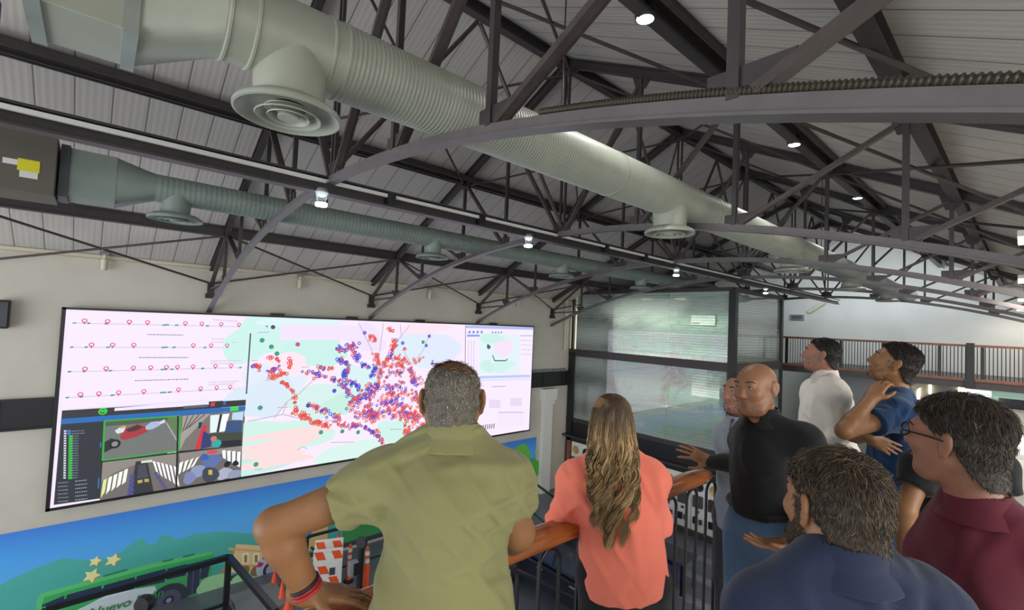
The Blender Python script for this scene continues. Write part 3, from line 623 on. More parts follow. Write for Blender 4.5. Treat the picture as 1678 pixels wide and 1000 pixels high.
for pts, n, pr, j in (([(160, 280), (205, 290), (215, 310)], 7, 1, 7), ([(90, 322), (118, 345)], 8, .7, 6), ([(165, 350), (230, 340)], 9, .2, 6), ([(170, 390), (255, 365)], 15, 1, 7), ([(285, 290), (280, 340)], 7, 1, 6),
    ([(235, 415), (270, 432)], 7, 1, 4), ([(290, 455), (305, 500), (312, 570)], 11, 1, 4), ([(300, 585), (345, 590), (380, 625), (480, 650)], 36, 1, 9), ([(375, 540), (440, 560), (520, 600), (560, 610)], 30, .7, 10), ([(530, 630), (600, 660), (640, 640)], 20, .8, 8),
    ([(360, 360), (470, 385)], 12, .5, 8), ([(430, 340), (520, 335)], 10, .8, 7), ([(495, 395), (560, 420), (610, 490)], 26, .35, 9), ([(540, 245), (640, 215)], 26, .2, 9), ([(540, 290), (590, 320)], 14, .1, 8), ([(620, 250), (650, 290)], 12, .4, 8), ([(570, 390), (590, 340)], 18, .3, 8), ([(590, 400), (660, 455)], 18, .15, 8),
    ([(655, 320), (740, 335), (715, 390)], 24, .15, 8), ([(815, 130), (832, 140)], 5, 1, 6), ([(715, 165), (735, 200)], 9, 1, 9), ([(845, 190), (825, 260), (790, 310), (757, 380), (752, 430), (715, 500), (700, 560)], 70, .85, 8), ([(740, 270), (757, 320)], 14, 1, 9), ([(850, 270), (900, 300)], 12, 1, 9), ([(790, 340), (860, 320), (915, 320)], 18, .9, 9),
    ([(930, 340), (945, 400), (970, 440)], 24, .8, 9), ([(800, 370), (880, 365)], 14, .5, 10), ([(800, 400), (800, 450), (860, 440), (900, 400)], 24, .6, 10), ([(600, 560), (640, 500), (700, 470)], 34, .7, 14), ([(640, 600), (720, 590), (800, 570), (900, 600), (980, 590)], 90, .75, 17), ([(700, 560), (730, 620)], 34, .6, 14), ([(880, 540), (940, 600), (990, 640)], 40, .85, 18), ([(930, 450), (960, 520), (1000, 500)], 24, .7, 14), ([(780, 470), (850, 500), (900, 460)], 26, .6, 14), ([(900, 650), (920, 720)], 22, .95, 12), ([(950, 650), (990, 690)], 18, .9, 12),
    ([(640, 650), (700, 670), (760, 710), (775, 750)], 26, .25, 6), ([(740, 680), (790, 760)], 8, .9, 6), ([(950, 310), (1000, 280)], 6, .9, 8), ([(1040, 310), (1080, 330)], 5, .5, 6), ([(770, 520), (860, 540)], 26, .5, 14), ([(895, 235), (897, 242)], 2, 1, 3), ([(760, 440), (700, 440), (690, 510)], 22, .4, 9), ([(920, 400), (1010, 420)], 12, .6, 14)): marks(pts, n, pr, j)
for x, y, c in ((128, 190, '3c9a7a'), (178, 225, '3c9a7a'), (320, 212, 'c0559a'), (208, 262, '3c9a7a'), (118, 553, '3c9a7a'), (95, 858, '3c9a7a'), (445, 685, '3c9a7a'), (645, 685, '3c9a7a'), (560, 680, '3c9a7a'), (680, 150, '7a6ad0'), (1028, 168, '8c50c0'), (995, 200, '3c9a7a'), (517, 462, '5b4ac8'), (376, 541, '3f46b8'), (885, 205, '6a6ad0'), (1012, 218, '6a6ad0')): P.disc(x, y, 0.055, c, 6, A2)
for x0_, y0_, x1_ in ((105, 148, 165), (75, 300, 105), (340, 335, 380), (150, 405, 175), (500, 740, 620), (90, 885, 130), (210, 552, 270), (820, 670, 880)): dashes(P, x0_, y0_, x1_, y0_ - 2, A2, '9a92ae', 4, 8)
P.poly([(146, 110), (154, 122), (162, 110), (160, 108), (154, 116), (148, 108)], '4b4560', 5, A2); P.disc(187, 119, 0.05, '4b4560', 5, A2); P.line([(318, 780), (345, 764), (372, 774)], 0.02, 'a9c4d8', 5, A2)
P.line([(1224, 108), (1216, 712)], 0.02, '4a4458', 6, A2); P.line([(66, 152), (44, 470)], 0.02, '5a5468', 5, A2)
# right-hand desktop window
P.poly([(1226, 110), (1590, 120), (1566, 672), (1218, 714)], 'f4e8fc', 2, A2); P.poly([(1226, 110), (1590, 120), (1590, 134), (1226, 124)], 'a9b8ee', 3, A2)
P.poly([(1300, 150), (1520, 160), (1512, 372), (1294, 372)], 'dfeef4', 3, A2)
P.clip = (P.w(*A2(1300, 150))[0], P.w(*A2(1512, 150))[0], P.w(*A2(1294, 372))[1], P.w(*A2(1300, 155))[1])
for x, y, r, ry, c in ((1370, 180, .5, .2, 'c9eee4'), (1420, 330, .5, .2, 'cdeee6'), (1340, 330, .3, .2, 'c9ece6'), (1430, 230, .5, .25, 'f2e0f4')): P.blob(x, y, r, c, 4, A2, 16, 0.3, ry)
P.clip = (y0, y1, z0, z1)
P.line([(1370, 270), (1380, 300), (1440, 300), (1450, 290)], 0.04, '5a6a78', 5, A2); P.blob(1348, 225, 0.08, '3f6a66', 5, A2)
for x in (1240, 1256, 1270): P.line([(x, 190), (x - 3, 370)], 0.02, 'c9b8dc', 4, A2)
for x in range(1245, 1320, 22): P.disc(x, 146, 0.05, '8a9ad0', 4, A2)
for x in range(1370, 1420, 16): P.disc(x, 148, 0.04, '9aa6c8', 4, A2)
P.rect(1232, 160, 1300, 170, '7f9ae8', 4, A2); P.rect(1520, 163, 1586, 168, 'a9b6ee', 4, A2)
for y in (190, 215, 240, 265): dashes(P, 1524, y, 1580, y + 2, A2, 'd3c8e4', 5, 14)
P.poly([(1220, 385), (1572, 376), (1572, 388), (1220, 398)], 'b6c6f4', 4, A2); P.poly([(1220, 402), (1570, 392), (1570, 404), (1220, 414)], 'dfe0fa', 4, A2)
dashes(P, 1370, 440, 1440, 438, A2, 'a89ab8', 5, 10)
for x0_, y0_ in ((1350, 510), (1465, 500)): P.rect(x0_, y0_, x0_ + 62, y0_ + 44, 'e4d6f0', 4, A2); dashes(P, x0_ + 6, y0_ + 20, x0_ + 56, y0_ + 20, A2, 'c3b6d2', 5, 12)
P.rect(1400, 575, 1536, 582, 'c8c4ee', 4, A2)
for x in range(1404, 1536, 13): P.rect(x, 584, x + 2, 650, 'd8d2f2', 4, A2)
for k in range(9): P.line([(1284 + k * 11.5, 676 - k * 1.5), (1286 + k * 11.5, 650 - k * 1.5)], 0.035, '4a4658', 5, A2)
P.build('display', M['display'], vw)

# ------------------------------------------------------------------ mural on the wall below the screen
MX = WX + 0.012
mu = thing('wall_mural', (MX, 6, -5.1), 'printed mural of hills, sky, green bus and houses low on the white wall', 'mural')
Pm = Painter(MX, 1.35); A3 = lambda x, y: (x / 2.778, 640 + y / 2.778); A4 = lambda x, y: (400 + x / 2.2727, 560 + y / 2.2727); A7 = lambda x, y: (400 + x / 6.25, 840 + y / 6.25); A8 = lambda x, y: (x / 5.593, 840 + y / 5.593)
MT, MBm = -4.12, -6.12; ya, yb = -3.2, 12.32
skyc = ['3f78c8', '3f84d6', '4a9ae0', '58a8e8']
for i in range(40):
    a0, a1 = ya + (yb - ya) * i / 40, ya + (yb - ya) * (i + 1) / 40
    for (zt, zb, ct, cbm) in ((MT, -4.6, '3c79cf', '479ae0'), (-4.6, -5.2, '479ae0', '5aa6e6')):
        Pm.poly([(a0, zt), (a1, zt), (a1, zb), (a0, zb)], [ct, ct, cbm, cbm], 0, world=True)
Pm.poly([(ya, -5.2), (yb, -5.2), (yb, MBm), (ya, MBm)], '46a19a', 0, world=True)
hill = [(-30, 700), (0, 665), (120, 600), (300, 520), (560, 425), (620, 422), (760, 436), (830, 432), (980, 420), (1110, 360), (1230, 270), (1315, 232), (1335, 285), (1390, 296), (1430, 285), (1470, 215), (1530, 205), (1600, 245), (1678, 240)]
hp = [Pm.w(*A8(*q)) for q in hill]
tail = [Pm.w(*A3(*q)) for q in ((880, 655), (1010, 642), (1110, 650), (1240, 660))]
tail = tail + [(4.6, -4.95), (5.4, -5.0), (6.1, -4.82), (6.9, -4.72), (7.8, -4.9), (9.0, -4.8), (10.2, -4.95), (11.3, -4.85), (12.32, -4.95)]
allp = [(ya, -5.3)] + hp + tail
for a, b in zip(allp[:-1], allp[1:]):
    if b[0] > a[0]: Pm.poly([(a[0], MBm), (b[0], MBm), b, a], '48a39b', 1, world=True)
allp2 = [(5.2, -5.3), (5.7, -4.9), (6.0, -4.7), (6.6, -4.62), (7.2, -4.75)]
Pm.poly([(5.2, MBm)] + [(a, b) for a, b in allp2] + [(7.4, MBm)], '3d8f4e', 2, world=True)
Pm.poly([(5.05, MT), (5.32, MT), (5.32, -5.6), (5.05, -5.6)], '4fb4ea', 3, world=True)   # pale blue tower stripe
# road and verge
Pm.poly([(ya, -6.0), (3.2, -6.0), (yb, -5.98), (yb, MBm), (ya, MBm)], '3d424e', 3, world=True)
Pm.poly([Pm.w(*A3(*q)) for q in ((900, 925), (1000, 880), (1095, 855), (1230, 800), (1300, 830), (1180, 880), (1000, 930))], '9ccf9c', 3, world=True)
# green bus
Pm.poly([A3(*q) for q in ((160, 1010), (168, 955), (185, 925), (330, 885), (700, 785), (960, 733), (975, 745), (968, 800), (945, 920), (720, 985), (600, 1060), (160, 1110))], '37a45a', 4)
Pm.poly([A3(*q) for q in ((160, 1010), (168, 955), (185, 925), (330, 885), (700, 785), (960, 733), (972, 745), (700, 806), (330, 905), (200, 942), (186, 1000))], '55bb72', 5)
for q in (((388, 845), (590, 760), (585, 805), (380, 870)), ((612, 755), (930, 668), (925, 705), (606, 790)), ((952, 668), (1235, 590), (1228, 700), (945, 770)), ((1255, 585), (1518, 515), (1508, 640), (1246, 690))): Pm.poly([A8(*p) for p in q], '2e3350', 6)
for q in (((540, 868), (612, 850), (610, 895), (470, 935), (472, 900)), ((622, 848), (752, 812), (750, 862), (618, 892)), ((762, 812), (850, 790), (846, 842), (758, 862))): Pm.poly([A3(*p) for p in q], '2e3350', 6)
Pm.poly([A3(*p) for p in ((858, 792), (912, 778), (905, 918), (846, 940))], '2a2f4a', 6); Pm.poly([A3(*p) for p in ((920, 776), (962, 765), (945, 850), (908, 862))], '2e3350', 6); Pm.line([A3(882, 788), A3(874, 928)], 0.02, '4d5474', 7)
for q in ((740, 776, 788, 764), (832, 754, 885, 742), (470, 842, 580, 812)): Pm.poly([A3(q[0], q[1]), A3(q[2], q[3]), A3(q[2], q[3] + 8), A3(q[0], q[1] + 8)], '2f7d4c', 6)
for k in range(5): Pm.line([A3(715, 905 + k * 10), A3(845, 868 + k * 12)], 0.012, '2b7d45', 6)
Pm.poly([A3(*p) for p in ((330, 1010), (480, 935), (610, 905), (705, 890), (718, 925), (690, 985), (560, 1060), (330, 1080))], 'cfd6ea', 7)
for (x, y, r) in ((768, 955, 0.34),):
    Pm.disc(*A3(x, y), r, '2b2d3e', 7, n=26); Pm.disc(*A3(x, y), r * 0.62, '4a4d64', 8, n=24); Pm.disc(*A3(x, y), r * 0.28, '23253a', 9, n=18); Pm.disc(*A3(x, y), r * 0.14, '8b8fa8', 10, n=12)
def star(px, py, r, col, rot):
    y, z = Pm.w(px, py); Pm.poly([(y + (r if k % 2 == 0 else r * 0.5) * math.sin(rot + PI * k / 5), z + (r if k % 2 == 0 else r * 0.5) * math.cos(rot + PI * k / 5)) for k in range(10)], col, 5, world=True)
for x, y, r, ro in ((872, 448, .1, .3), (1034, 436, .13, .4), (840, 580, .14, .5)): star(*A8(x + 6, y + 6), r * 1.02, 'c9843c', ro); star(*A8(x, y), r, 'dfdc9a', ro)
star(*A7(178, 125), .17, 'dfdc9a', .2); star(*A4(68, 685), .01, 'dfdc9a', .2)
# houses and arcade
Pm.poly([A3(*p) for p in ((985, 868), (1075, 700), (1180, 706), (1300, 715), (1300, 860), (1180, 832), (1060, 830))], 'd9bd8c', 5)
Pm.poly([A3(*p) for p in ((985, 868), (1075, 700), (1062, 760), (1022, 830))], 'b08a5c', 6)
for x in (1104, 1152, 1205): Pm.poly([A3(x, 742), A3(x + 28, 738), A3(x + 28, 784), A3(x, 788)], 'f0e2b8', 6); Pm.poly([A3(x + 7, 750), A3(x + 21, 748), A3(x + 21, 782), A3(x + 7, 784)], '8d7a5a', 7)
Pm.line([A3(1040, 720), A3(1290, 742)], 0.05, 'c8a874', 7); Pm.line([A3(1070, 800), A3(1290, 800)], 0.05, 'c09a66', 7)
for x in (1110, 1165): Pm.disc(*A3(x, 822), 0.12, '7d6848', 7, n=16)
Pm.blob(*A3(1130, 850), 0.32, '9ccf9c', 6, jag=0.2, ry=0.16); Pm.blob(*A3(970, 880), 0.3, '9ccf9c', 6, jag=0.2, ry=0.2)
Pm.poly([A7(*p) for p in ((120, 590), (140, 500), (270, 420), (330, 400), (420, 430), (450, 560), (440, 630), (130, 640))], 'aeb4ca', 7)
Pm.poly([A7(*p) for p in ((180, 470), (275, 410), (320, 404), (300, 440), (220, 490))], '3a3d52', 8); Pm.poly([A7(*p) for p in ((126, 560), (150, 505), (205, 520), (170, 560))], 'b0304c', 8)
Pm.disc(*A7(285, 580), 0.2, '33343f', 8, n=20); Pm.disc(*A7(287, 582), 0.14, '9a9cb0', 9, n=18); Pm.poly([A7(*p) for p in ((220, 690), (400, 620), (410, 640), (240, 700))], 'c9c6de', 8)
Pm.poly([A4(*p) for p in ((235, 700), (250, 660), (270, 650), (290, 700), (305, 665), (312, 690), (310, 770), (235, 780))], 'd8b878', 5); Pm.poly([A4(*p) for p in ((232, 690), (250, 680), (252, 730), (238, 740))], '4a86c8', 6)
# tree at the right end
Pm.poly([(10.6, -4.9), (yb, -4.85), (yb, -5.6), (10.6, -5.6)], '3f9a8e', 3, world=True)
Pm.blob(868, 775, 0.62, '4fa03a', 5, jag=0.3, ry=0.42); Pm.blob(855, 745, 0.4, '63b446', 5, jag=0.3); Pm.blob(866, 783, 0.3, '2c5c2c', 6, jag=0.4); Pm.disc(878, 742, 0.06, '7cc25a', 7)
for q in (((895, 945), (985, 912), (985, 926), (895, 960)), ((1110, 905), (1190, 880), (1190, 890), (1110, 916))): Pm.poly([A3(*p) for p in q], 'c9ccd6', 5)
Pm.build('printed_panel', M['print'], mu)
p = onX(203, 990, MX + 0.02); dirv = nrm(onX(240, 975, MX) - onX(170, 995, MX))
Mx = Matrix(((0, 0, 1, p[0]), (dirv[1], -dirv[2], 0, p[1] + 0.05), (dirv[2], dirv[1], 0, p[2] + 0.0), (0, 0, 0, 1)))
M['greentext'] = mat('green_letters', '3f9a52', 0.5)
text_mesh('Nuevo León', 0.23, M['greentext'], Mx, 'lettering', mu, 0.002, 1.02, 0.2)
# ------------------------------------------------------------------ two-storey glass office at the end of the side wall
OY, OYB, OX = 14.0, 17.83, -5.885
OT, OMID, OBOT = 1.30, -1.02, -3.6
t = thing('glass_office', (-9, 16, GZ), 'black framed glass office of two storeys with striped frosted panes beside the screen wall', 'office')
for nm_, x, y, z0_, z1_, w in (('post', OX, OY, GZ, OT, 0.2), ('post', OX, OYB, GZ, OT, 0.16), ('post', WX + 0.19, OY, GZ, OMID, 0.24), ('post', WX + 0.13, OY, OMID, OT, 0.1)):
    MB().span((x - w / 2, y - w / 2, z0_), (x + w / 2, y + w / 2, z1_)).build(nm_, M['black'], t)
for z, h in ((OT, 0.12), (OMID, 0.26), (OBOT, 0.14)):
    MB().span((WX + 0.005, OY - 0.07, z - h / 2), (OX, OY + 0.07, z + h / 2)).build('front_beam', M['steel'], t)
    MB().span((OX - 0.07, OY, z - h / 2), (OX + 0.07, OYB, z + h / 2)).build('side_beam', M['steel'], t)
MB().span((WX + 0.005, OY - 0.05, OBOT - 0.75), (OX, OY + 0.05, OBOT - 0.07)).build('dark_spandrel', M['black'], t)
MB().span((WX + 0.005, OY - 0.3, OBOT - 0.62), (OX, OY - 0.05, OBOT - 0.55)).build('ledge', M['steel'], t)
MB().span((WX + 0.005, OY - 0.02, GZ), (OX, OY + 0.06, OBOT - 0.75)).build('base_wall', M['black'], t)
xs = np.linspace(WX + 0.3, OX - 0.1, 4)
for (z0_, z1_) in ((OMID + 0.13, OT - 0.06), (OBOT + 0.07, OMID - 0.13)):
    for a, b in zip(xs[:-1], xs[1:]): MB().span((a + 0.006, OY - 0.006, z0_), (b - 0.006, OY + 0.006, z1_)).build('glass_pane', M['glass'], t)
    MB().span((OX - 0.006, OY + 0.1, z0_), (OX + 0.006, OYB - 0.08, z1_)).build('glass_pane', M['glass'], t)
MB().span((WX + 0.005, OYB, GZ), (OX, OYB + 0.1, OT)).build('rear_partition', M['mint'], t)
MB().span((WX + 0.005, OY + 0.1, OMID - 0.1), (OX - 0.1, OYB, OMID + 0.1)).build('upper_floor', M['grey'], t)
MB().span((WX + 0.005, OY + 0.1, OT + 0.0), (OX - 0.1, OYB, OT + 0.05)).build('roof_panel', M['dgrey'], t)
MB().span((WX + 0.005, OY + 0.1, OBOT - 0.1), (OX - 0.1, OYB, OBOT)).build('lower_floor', M['grey'], t)
tag(MB().tube([(WX + 0.1, OY - 0.42, -0.95), (WX + 0.1, OY - 0.42, roof_z(WX + 0.1) - 0.02)], 0.05, 12).build('wall_pipe', M['cream'], None, smooth=True), 'cream vertical pipe at the left edge of the glass office', 'pipe')
def ceil_lamp(c, s, lab, power, group='lamps inside the glass office'):
    q = thing('ceiling_lamp', c, lab, 'lamp', group); c = np.array(c, float)
    MB().box(c, (s[0] + 0.04, s[1] + 0.04, 0.05)).build('tray', M['white'], q)
    MB().box(c - (0, 0, 0.035), (s[0], s[1], 0.03)).build('tube', M['lampwarm'], q)
    l = bpy.data.lights.new('lamp_light', 'AREA'); l.shape = 'RECTANGLE'; l.size = s[0]; l.size_y = s[1]; l.energy = power; l.color = (1, 0.96, 0.86)
    o = bpy.data.objects.new('lamp_light', l); COL.objects.link(o); o.parent = q; o.location = (0, 0, -0.06)
for (px, lab) in ((1060, 'left lit warm tube lamp inside the upper office room'), (1115, 'right lit warm tube lamp inside the upper office room')):
    p = onY(px, 485, 15.4); ceil_lamp((p[0], 15.4, 1.16), (0.36, 0.16), lab, 150)
ceil_lamp((-9.2, 16.0, OMID - 0.18), (0.9, 0.2), 'added lamp lighting the lower office room from its ceiling', 90)  # lamp added to light the lower room
p0, p1 = onY(1135, 614, OYB), onY(1180, 655, OYB)
q = thing('window_glow_panel', (p0[0], OYB, p1[2]), 'glowing white panel standing in for window light in the lower office room', 'board')
MB().span((p0[0], OYB - 0.05, p1[2]), (p1[0], OYB - 0.01, p0[2])).build('panel', M['lampsoft'], q)  # panel glows in place of window light in the glass
MB().span((p1[0], OYB - 0.06, p1[2] - 0.4), (p1[0] + 0.12, OYB - 0.01, p0[2])).build('edge_post', M['black'], q)
p0, p1 = onY(1132, 515, OYB), onY(1174, 535, OYB)
q = thing('monitor', (p0[0], OYB, p1[2]), 'small lit screen on the back wall of the upper office room', 'monitor')
MB().span((p0[0], OYB - 0.06, p1[2]), (p1[0], OYB - 0.02, p0[2])).build('housing', M['dgrey'], q)
MB().span((p0[0] + 0.03, OYB - 0.065, p1[2] + 0.03), (p1[0] - 0.03, OYB - 0.06, p0[2] - 0.03)).build('display', M['lampsoft'], q)
MB().span((p0[0] + 0.08, OYB - 0.07, p1[2] + 0.06), (p0[0] + 0.4, OYB - 0.065, p1[2] + 0.12)).build('yellow_bar', M['yellow'], q)
for i, px in enumerate((1147, 1156, 1165)):
    p = onY(px, 671, 15.2); q = thing('bottle', (p[0], 15.2, p[2] - 0.15), 'one of three small white bottles in a row on the office counter', 'bottle', 'white bottles in the office')
    MB().lathe([(0.05, 0), (0.055, 0.02), (0.055, 0.2), (0.02, 0.26), (0.02, 0.3)], (p[0], 15.2, p[2] - 0.15), n=14).build('body', M['white'], q, smooth=True)
p = onY(1156, 671, 15.2)
q = thing('counter', (p[0], 15.3, OBOT), 'pale counter behind the lower office glass', 'counter')
MB().span((-9.5, 15.0, p[2] - 0.2), (OX - 0.3, 15.6, p[2] - 0.15)).build('worktop', M['white'], q); MB().span((-9.4, 15.1, OBOT), (OX - 0.35, 15.55, p[2] - 0.2)).build('front_panel', M['mint'], q)

# boards of traffic signal parts under the office
names = ['leftmost white signal board, half hidden behind the woman', 'second white signal board from the left, behind the woman', 'third white signal board from the left, behind the woman', 'white signal board just right of the woman', 'white signal board second from the dark corner post', 'white signal board nearest the dark corner post']
bx = np.linspace(WX + 0.35, OX - 0.12, 7)
for i in range(6):
    a, b = bx[i] + 0.01, bx[i + 1] - 0.01; c = (a + b) / 2
    q = thing('signal_board', (c, OY - 0.1, -6.02), names[i] + ', hung with lamps and switches', 'board', 'white signal boards under the office')
    MB().span((a, OY - 0.1, -6.02), (b, OY - 0.05, -4.4)).build('panel', M['white'], q)
    for k, dx in enumerate((-0.24, 0.24)):
        x = c + dx
        MB().lathe([(0.001, 0.0), (0.14, 0.0), (0.15, 0.03), (0.13, 0.06), (0.11, 0.05), (0.001, 0.045)], (x, OY - 0.1, -4.68), (0, -1, 0), n=20).build('round_lens', M['black' if (i + k) % 2 else 'amber'], q, smooth=True)
        MB().span((x - 0.16, OY - 0.2, -5.3), (x + 0.14, OY - 0.1, -4.95)).build('signal_box', M['dgrey' if (i + k) % 3 else 'maroonboard'], q, bevel=0.02)
        MB().span((x - 0.06, OY - 0.14, -5.47), (x + 0.02, OY - 0.1, -5.4)).build('switch', M['dgrey'], q)
        MB().span((x - 0.15, OY - 0.16, -5.8), (x - 0.02, OY - 0.1, -5.6)).build('push_button', M['black'], q); MB().span((x + 0.04, OY - 0.16, -5.78), (x + 0.12, OY - 0.1, -5.64)).build('push_button', M['dgrey'], q)
q = thing('board_frame', (-9, OY, -6.0), 'brown-black frame around the row of white signal boards', 'frame')
MB().span((WX + 0.16, OY - 0.16, GZ), (WX + 0.32, OY - 0.03, -4.28)).build('side_post', M['redwood'], q)
MB().span((WX + 0.16, OY - 0.16, -4.38), (OX - 0.1, OY - 0.05, -4.26)).build('top_rail', M['black'], q)
MB().span((WX + 0.34, OY - 0.18, GZ), (OX - 0.1, OY - 0.05, -6.03)).build('plinth', M['steelwarm'], q)

# ------------------------------------------------------------------ far balcony and what stands under it
BY = 20.0
q = thing('balcony_railing', (-3, BY, -1.1), 'far balcony railing of thin dark bars between two red-brown wooden rails', 'railing')
MB().span((-6.5, BY - 0.05, -0.1), (1.2, BY + 0.05, -0.03)).build('top_rail', M['redwood'], q)
MB().span((-6.5, BY - 0.05, -1.14), (1.2, BY + 0.05, -1.06)).build('bottom_rail', M['redwood'], q)
xs = np.arange(-6.4, 1.1, 0.085)
for i, x in enumerate(xs[:99]):
    MB().tube([(x, BY, -1.06), (x, BY, -0.1)], 0.012, 6).build('baluster', M['black'], q)
for x in (-6.35, -4.6, -3.4, -1.98, -1.02, 0.1): MB().span((x - 0.04, BY - 0.04, -1.1), (x + 0.04, BY + 0.04, -0.05)).build('post', M['black'], q)
p = onY(1590, 590, BY - 0.1); MB().span((p[0] - 0.09, BY - 0.15, -1.36), (p[0] + 0.09, BY - 0.03, 0.02)).build('thick_post', M['black'], q)
a, b = onY(1625, 628, BY + 0.2), onY(1690, 700, BY + 0.2)
q = thing('partition', (a[0], BY + 0.2, MZ), 'mint green partition under the far balcony at the right edge of the photo', 'partition')
MB().span((a[0], BY + 0.15, -3.0), (1.5, BY + 0.22, a[2])).build('panel', M['mint'], q)
c, d = onY(1637, 652, BY + 0.1), onY(1690, 690, BY + 0.1)
q = thing('television', (c[0], BY + 0.1, d[2]), 'black television on the mint green partition under the far balcony', 'television')
MB().span((c[0], BY + 0.05, d[2]), (0.6, BY + 0.145, c[2])).build('screen', M['gloss'], q, bevel=0.01)
struct('wall_undercroft', MB().span((-5.8, 21.6, -6.2), (6, 21.75, -1.36)), M['grey'])
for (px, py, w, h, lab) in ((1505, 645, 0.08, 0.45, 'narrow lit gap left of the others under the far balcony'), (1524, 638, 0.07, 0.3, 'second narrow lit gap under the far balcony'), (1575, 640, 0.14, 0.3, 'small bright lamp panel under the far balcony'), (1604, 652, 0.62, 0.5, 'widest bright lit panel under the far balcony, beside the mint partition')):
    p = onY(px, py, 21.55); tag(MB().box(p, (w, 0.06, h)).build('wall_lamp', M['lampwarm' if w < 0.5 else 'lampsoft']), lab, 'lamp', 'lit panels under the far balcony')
a, b = onY(1497, 637, 20.6), onY(1525, 618, 20.6)
tag(MB().beam(a, b, 0.2, 0.16, (0, 0, 1)).build('stair_stringer', M['cream']), 'short cream sloping beam under the far balcony behind the man in blue', 'beam')
p = onY(1306, 520, 23.95)
q = thing('emergency_light', p, 'small grey-green sign box on the far end wall beside the office', 'sign')
MB().box(p, (0.55, 0.08, 0.24)).build('box', M['grey'], q); MB().box(p - V3(0, 0.045, 0), (0.42, 0.01, 0.14)).build('face', M['chord'], q)
a, b = onY(1325, 512, 23.92), onY(1352, 495, 23.92)
tag(MB().beam(a, b, 0.1, 0.14).build('wall_strut', M['cream']), 'pale sloping strut on the far end wall beside the sign box', 'strut')
q = thing('worktable', (0.4, 8.5, MZ), 'pale long table beyond the men at the right edge of the photo', 'table')
MB().span((-0.35, 6.9, -1.12), (1.6, 8.4, -1.07)).build('tabletop', M['white'], q, bevel=0.008)
for x in (-0.28, 1.5):
    for y in (7.0, 8.3): MB().span((x - 0.03, y - 0.03, MZ), (x + 0.03, y + 0.03, -1.12)).build('leg', M['grey'], q)

# ------------------------------------------------------------------ wooden handrail with hooped bars at the mezzanine edge
HX, HZ = -1.28, -0.8
q = thing('handrail', (HX, 1, MZ), 'balcony railing with a varnished wooden handrail and hooped black bars in front of the group', 'railing')
ys = np.linspace(-1.6, 2.72, 30); rings = []
for y in ys:
    s = 1.0 if y < 2.69 else 0.75
    rings.append([(HX + 0.055 * s * math.copysign(abs(math.cos(a)) ** 0.6, math.cos(a)), y, HZ - 0.03 + 0.033 * s * math.copysign(abs(math.sin(a)) ** 0.6, math.sin(a))) for a in np.linspace(0, 2 * PI, 20, endpoint=False)])
MB().loft(rings).build('wooden_handrail', M['wood'], q, smooth=True)
MB().span((HX - 0.02, -1.6, MZ + 0.06), (HX + 0.02, 3.0, MZ + 0.1)).build('bottom_rail', M['black'], q)
MB().span((HX - 0.02, -1.6, HZ - 0.075), (HX + 0.02, 2.7, HZ - 0.062)).build('top_strip', M['black'], q)
for y in (-1.55, 2.97): MB().span((HX - 0.035, y - 0.035, MZ), (HX + 0.035, y + 0.035, HZ - 0.03)).build('post', M['black'], q)
y = -1.44
while y < 2.86:
    tp = HZ - 0.085; pts = [(HX, y, MZ + 0.08), (HX, y, tp - 0.06)] + [(HX, y + 0.058 - 0.058 * math.cos(a), tp - 0.06 + 0.058 * math.sin(a)) for a in np.linspace(0.3, PI - 0.3, 7)] + [(HX, y + 0.116, tp - 0.06), (HX, y + 0.116, MZ + 0.08)]
    MB().tube(pts, 0.0085, 8).build('hooped_bar', M['black'], q, smooth=True); y += 0.232

# ------------------------------------------------------------------ exhibits on the ground floor
def rail_frame(lab, pts, posts, z, r=0.03):
    q = thing('guard_rail', (pts[0][0], pts[0][1], GZ), lab, 'railing', 'black rails on the ground floor')
    for a, b in zip(pts[:-1], pts[1:]): MB().beam((a[0], a[1], z), (b[0], b[1], z), 2 * r, 2 * r).build('top_rail', M['black'], q); MB().beam((a[0], a[1], GZ + 0.15), (b[0], b[1], GZ + 0.15), r, r).build('bottom_rail', M['black'], q)
    for a in posts: MB().span((a[0] - r, a[1] - r, GZ), (a[0] + r, a[1] + r, z)).build('post', M['black'], q)
    return q
RZ_ = -5.1
P1, P2, P3 = onZ(75, 998, RZ_), onZ(375, 913, RZ_), onZ(452, 1003, RZ_)
q = rail_frame('black square-framed guard rail in front of the bus on the mural', [P1, P2, P3], [P1, P2, P3], RZ_, 0.05)
MB().beam((P1[0], P1[1], (RZ_ + GZ) / 2), (P2[0], P2[1], (RZ_ + GZ) / 2), 0.008, 0.86).build('glass_infill', M['lens'], q)
P4, P5, P6 = onZ(504, 880, RZ_), onZ(868, 786, RZ_), onZ(912, 818, RZ_)
rail_frame('black guard rail running behind the traffic cones and past the green shirted man', [P4, P5, P6], [P4, (P4 + P5) / 2, P5, P6], RZ_, 0.028)
def cone(px, py, h, lab, lean=0):
    p = onZ(px, py, GZ); q = thing('traffic_cone', p, lab, 'cone', 'orange traffic cones')
    B = MB(); B.lathe([(h * 0.26, 0.03), (h * 0.2, 0.06), (h * 0.035, h), (0.001, h + 0.005)], p, n=24); B.build('cone_body', M['orange'], q, smooth=True)
    MB().box(p + V3(0, 0, 0.015), (h * 0.55, h * 0.55, 0.03)).build('base', M['orange'], q, bevel=0.01)
cone(449, 958, 0.36, 'small orange traffic cone farthest left, nearest the printed car'); cone(461, 983, 0.4, 'middle orange traffic cone left of the man\'s bent arm'); cone(471, 998, 0.34, 'lowest orange traffic cone, at the bottom edge beside the man\'s wrist')
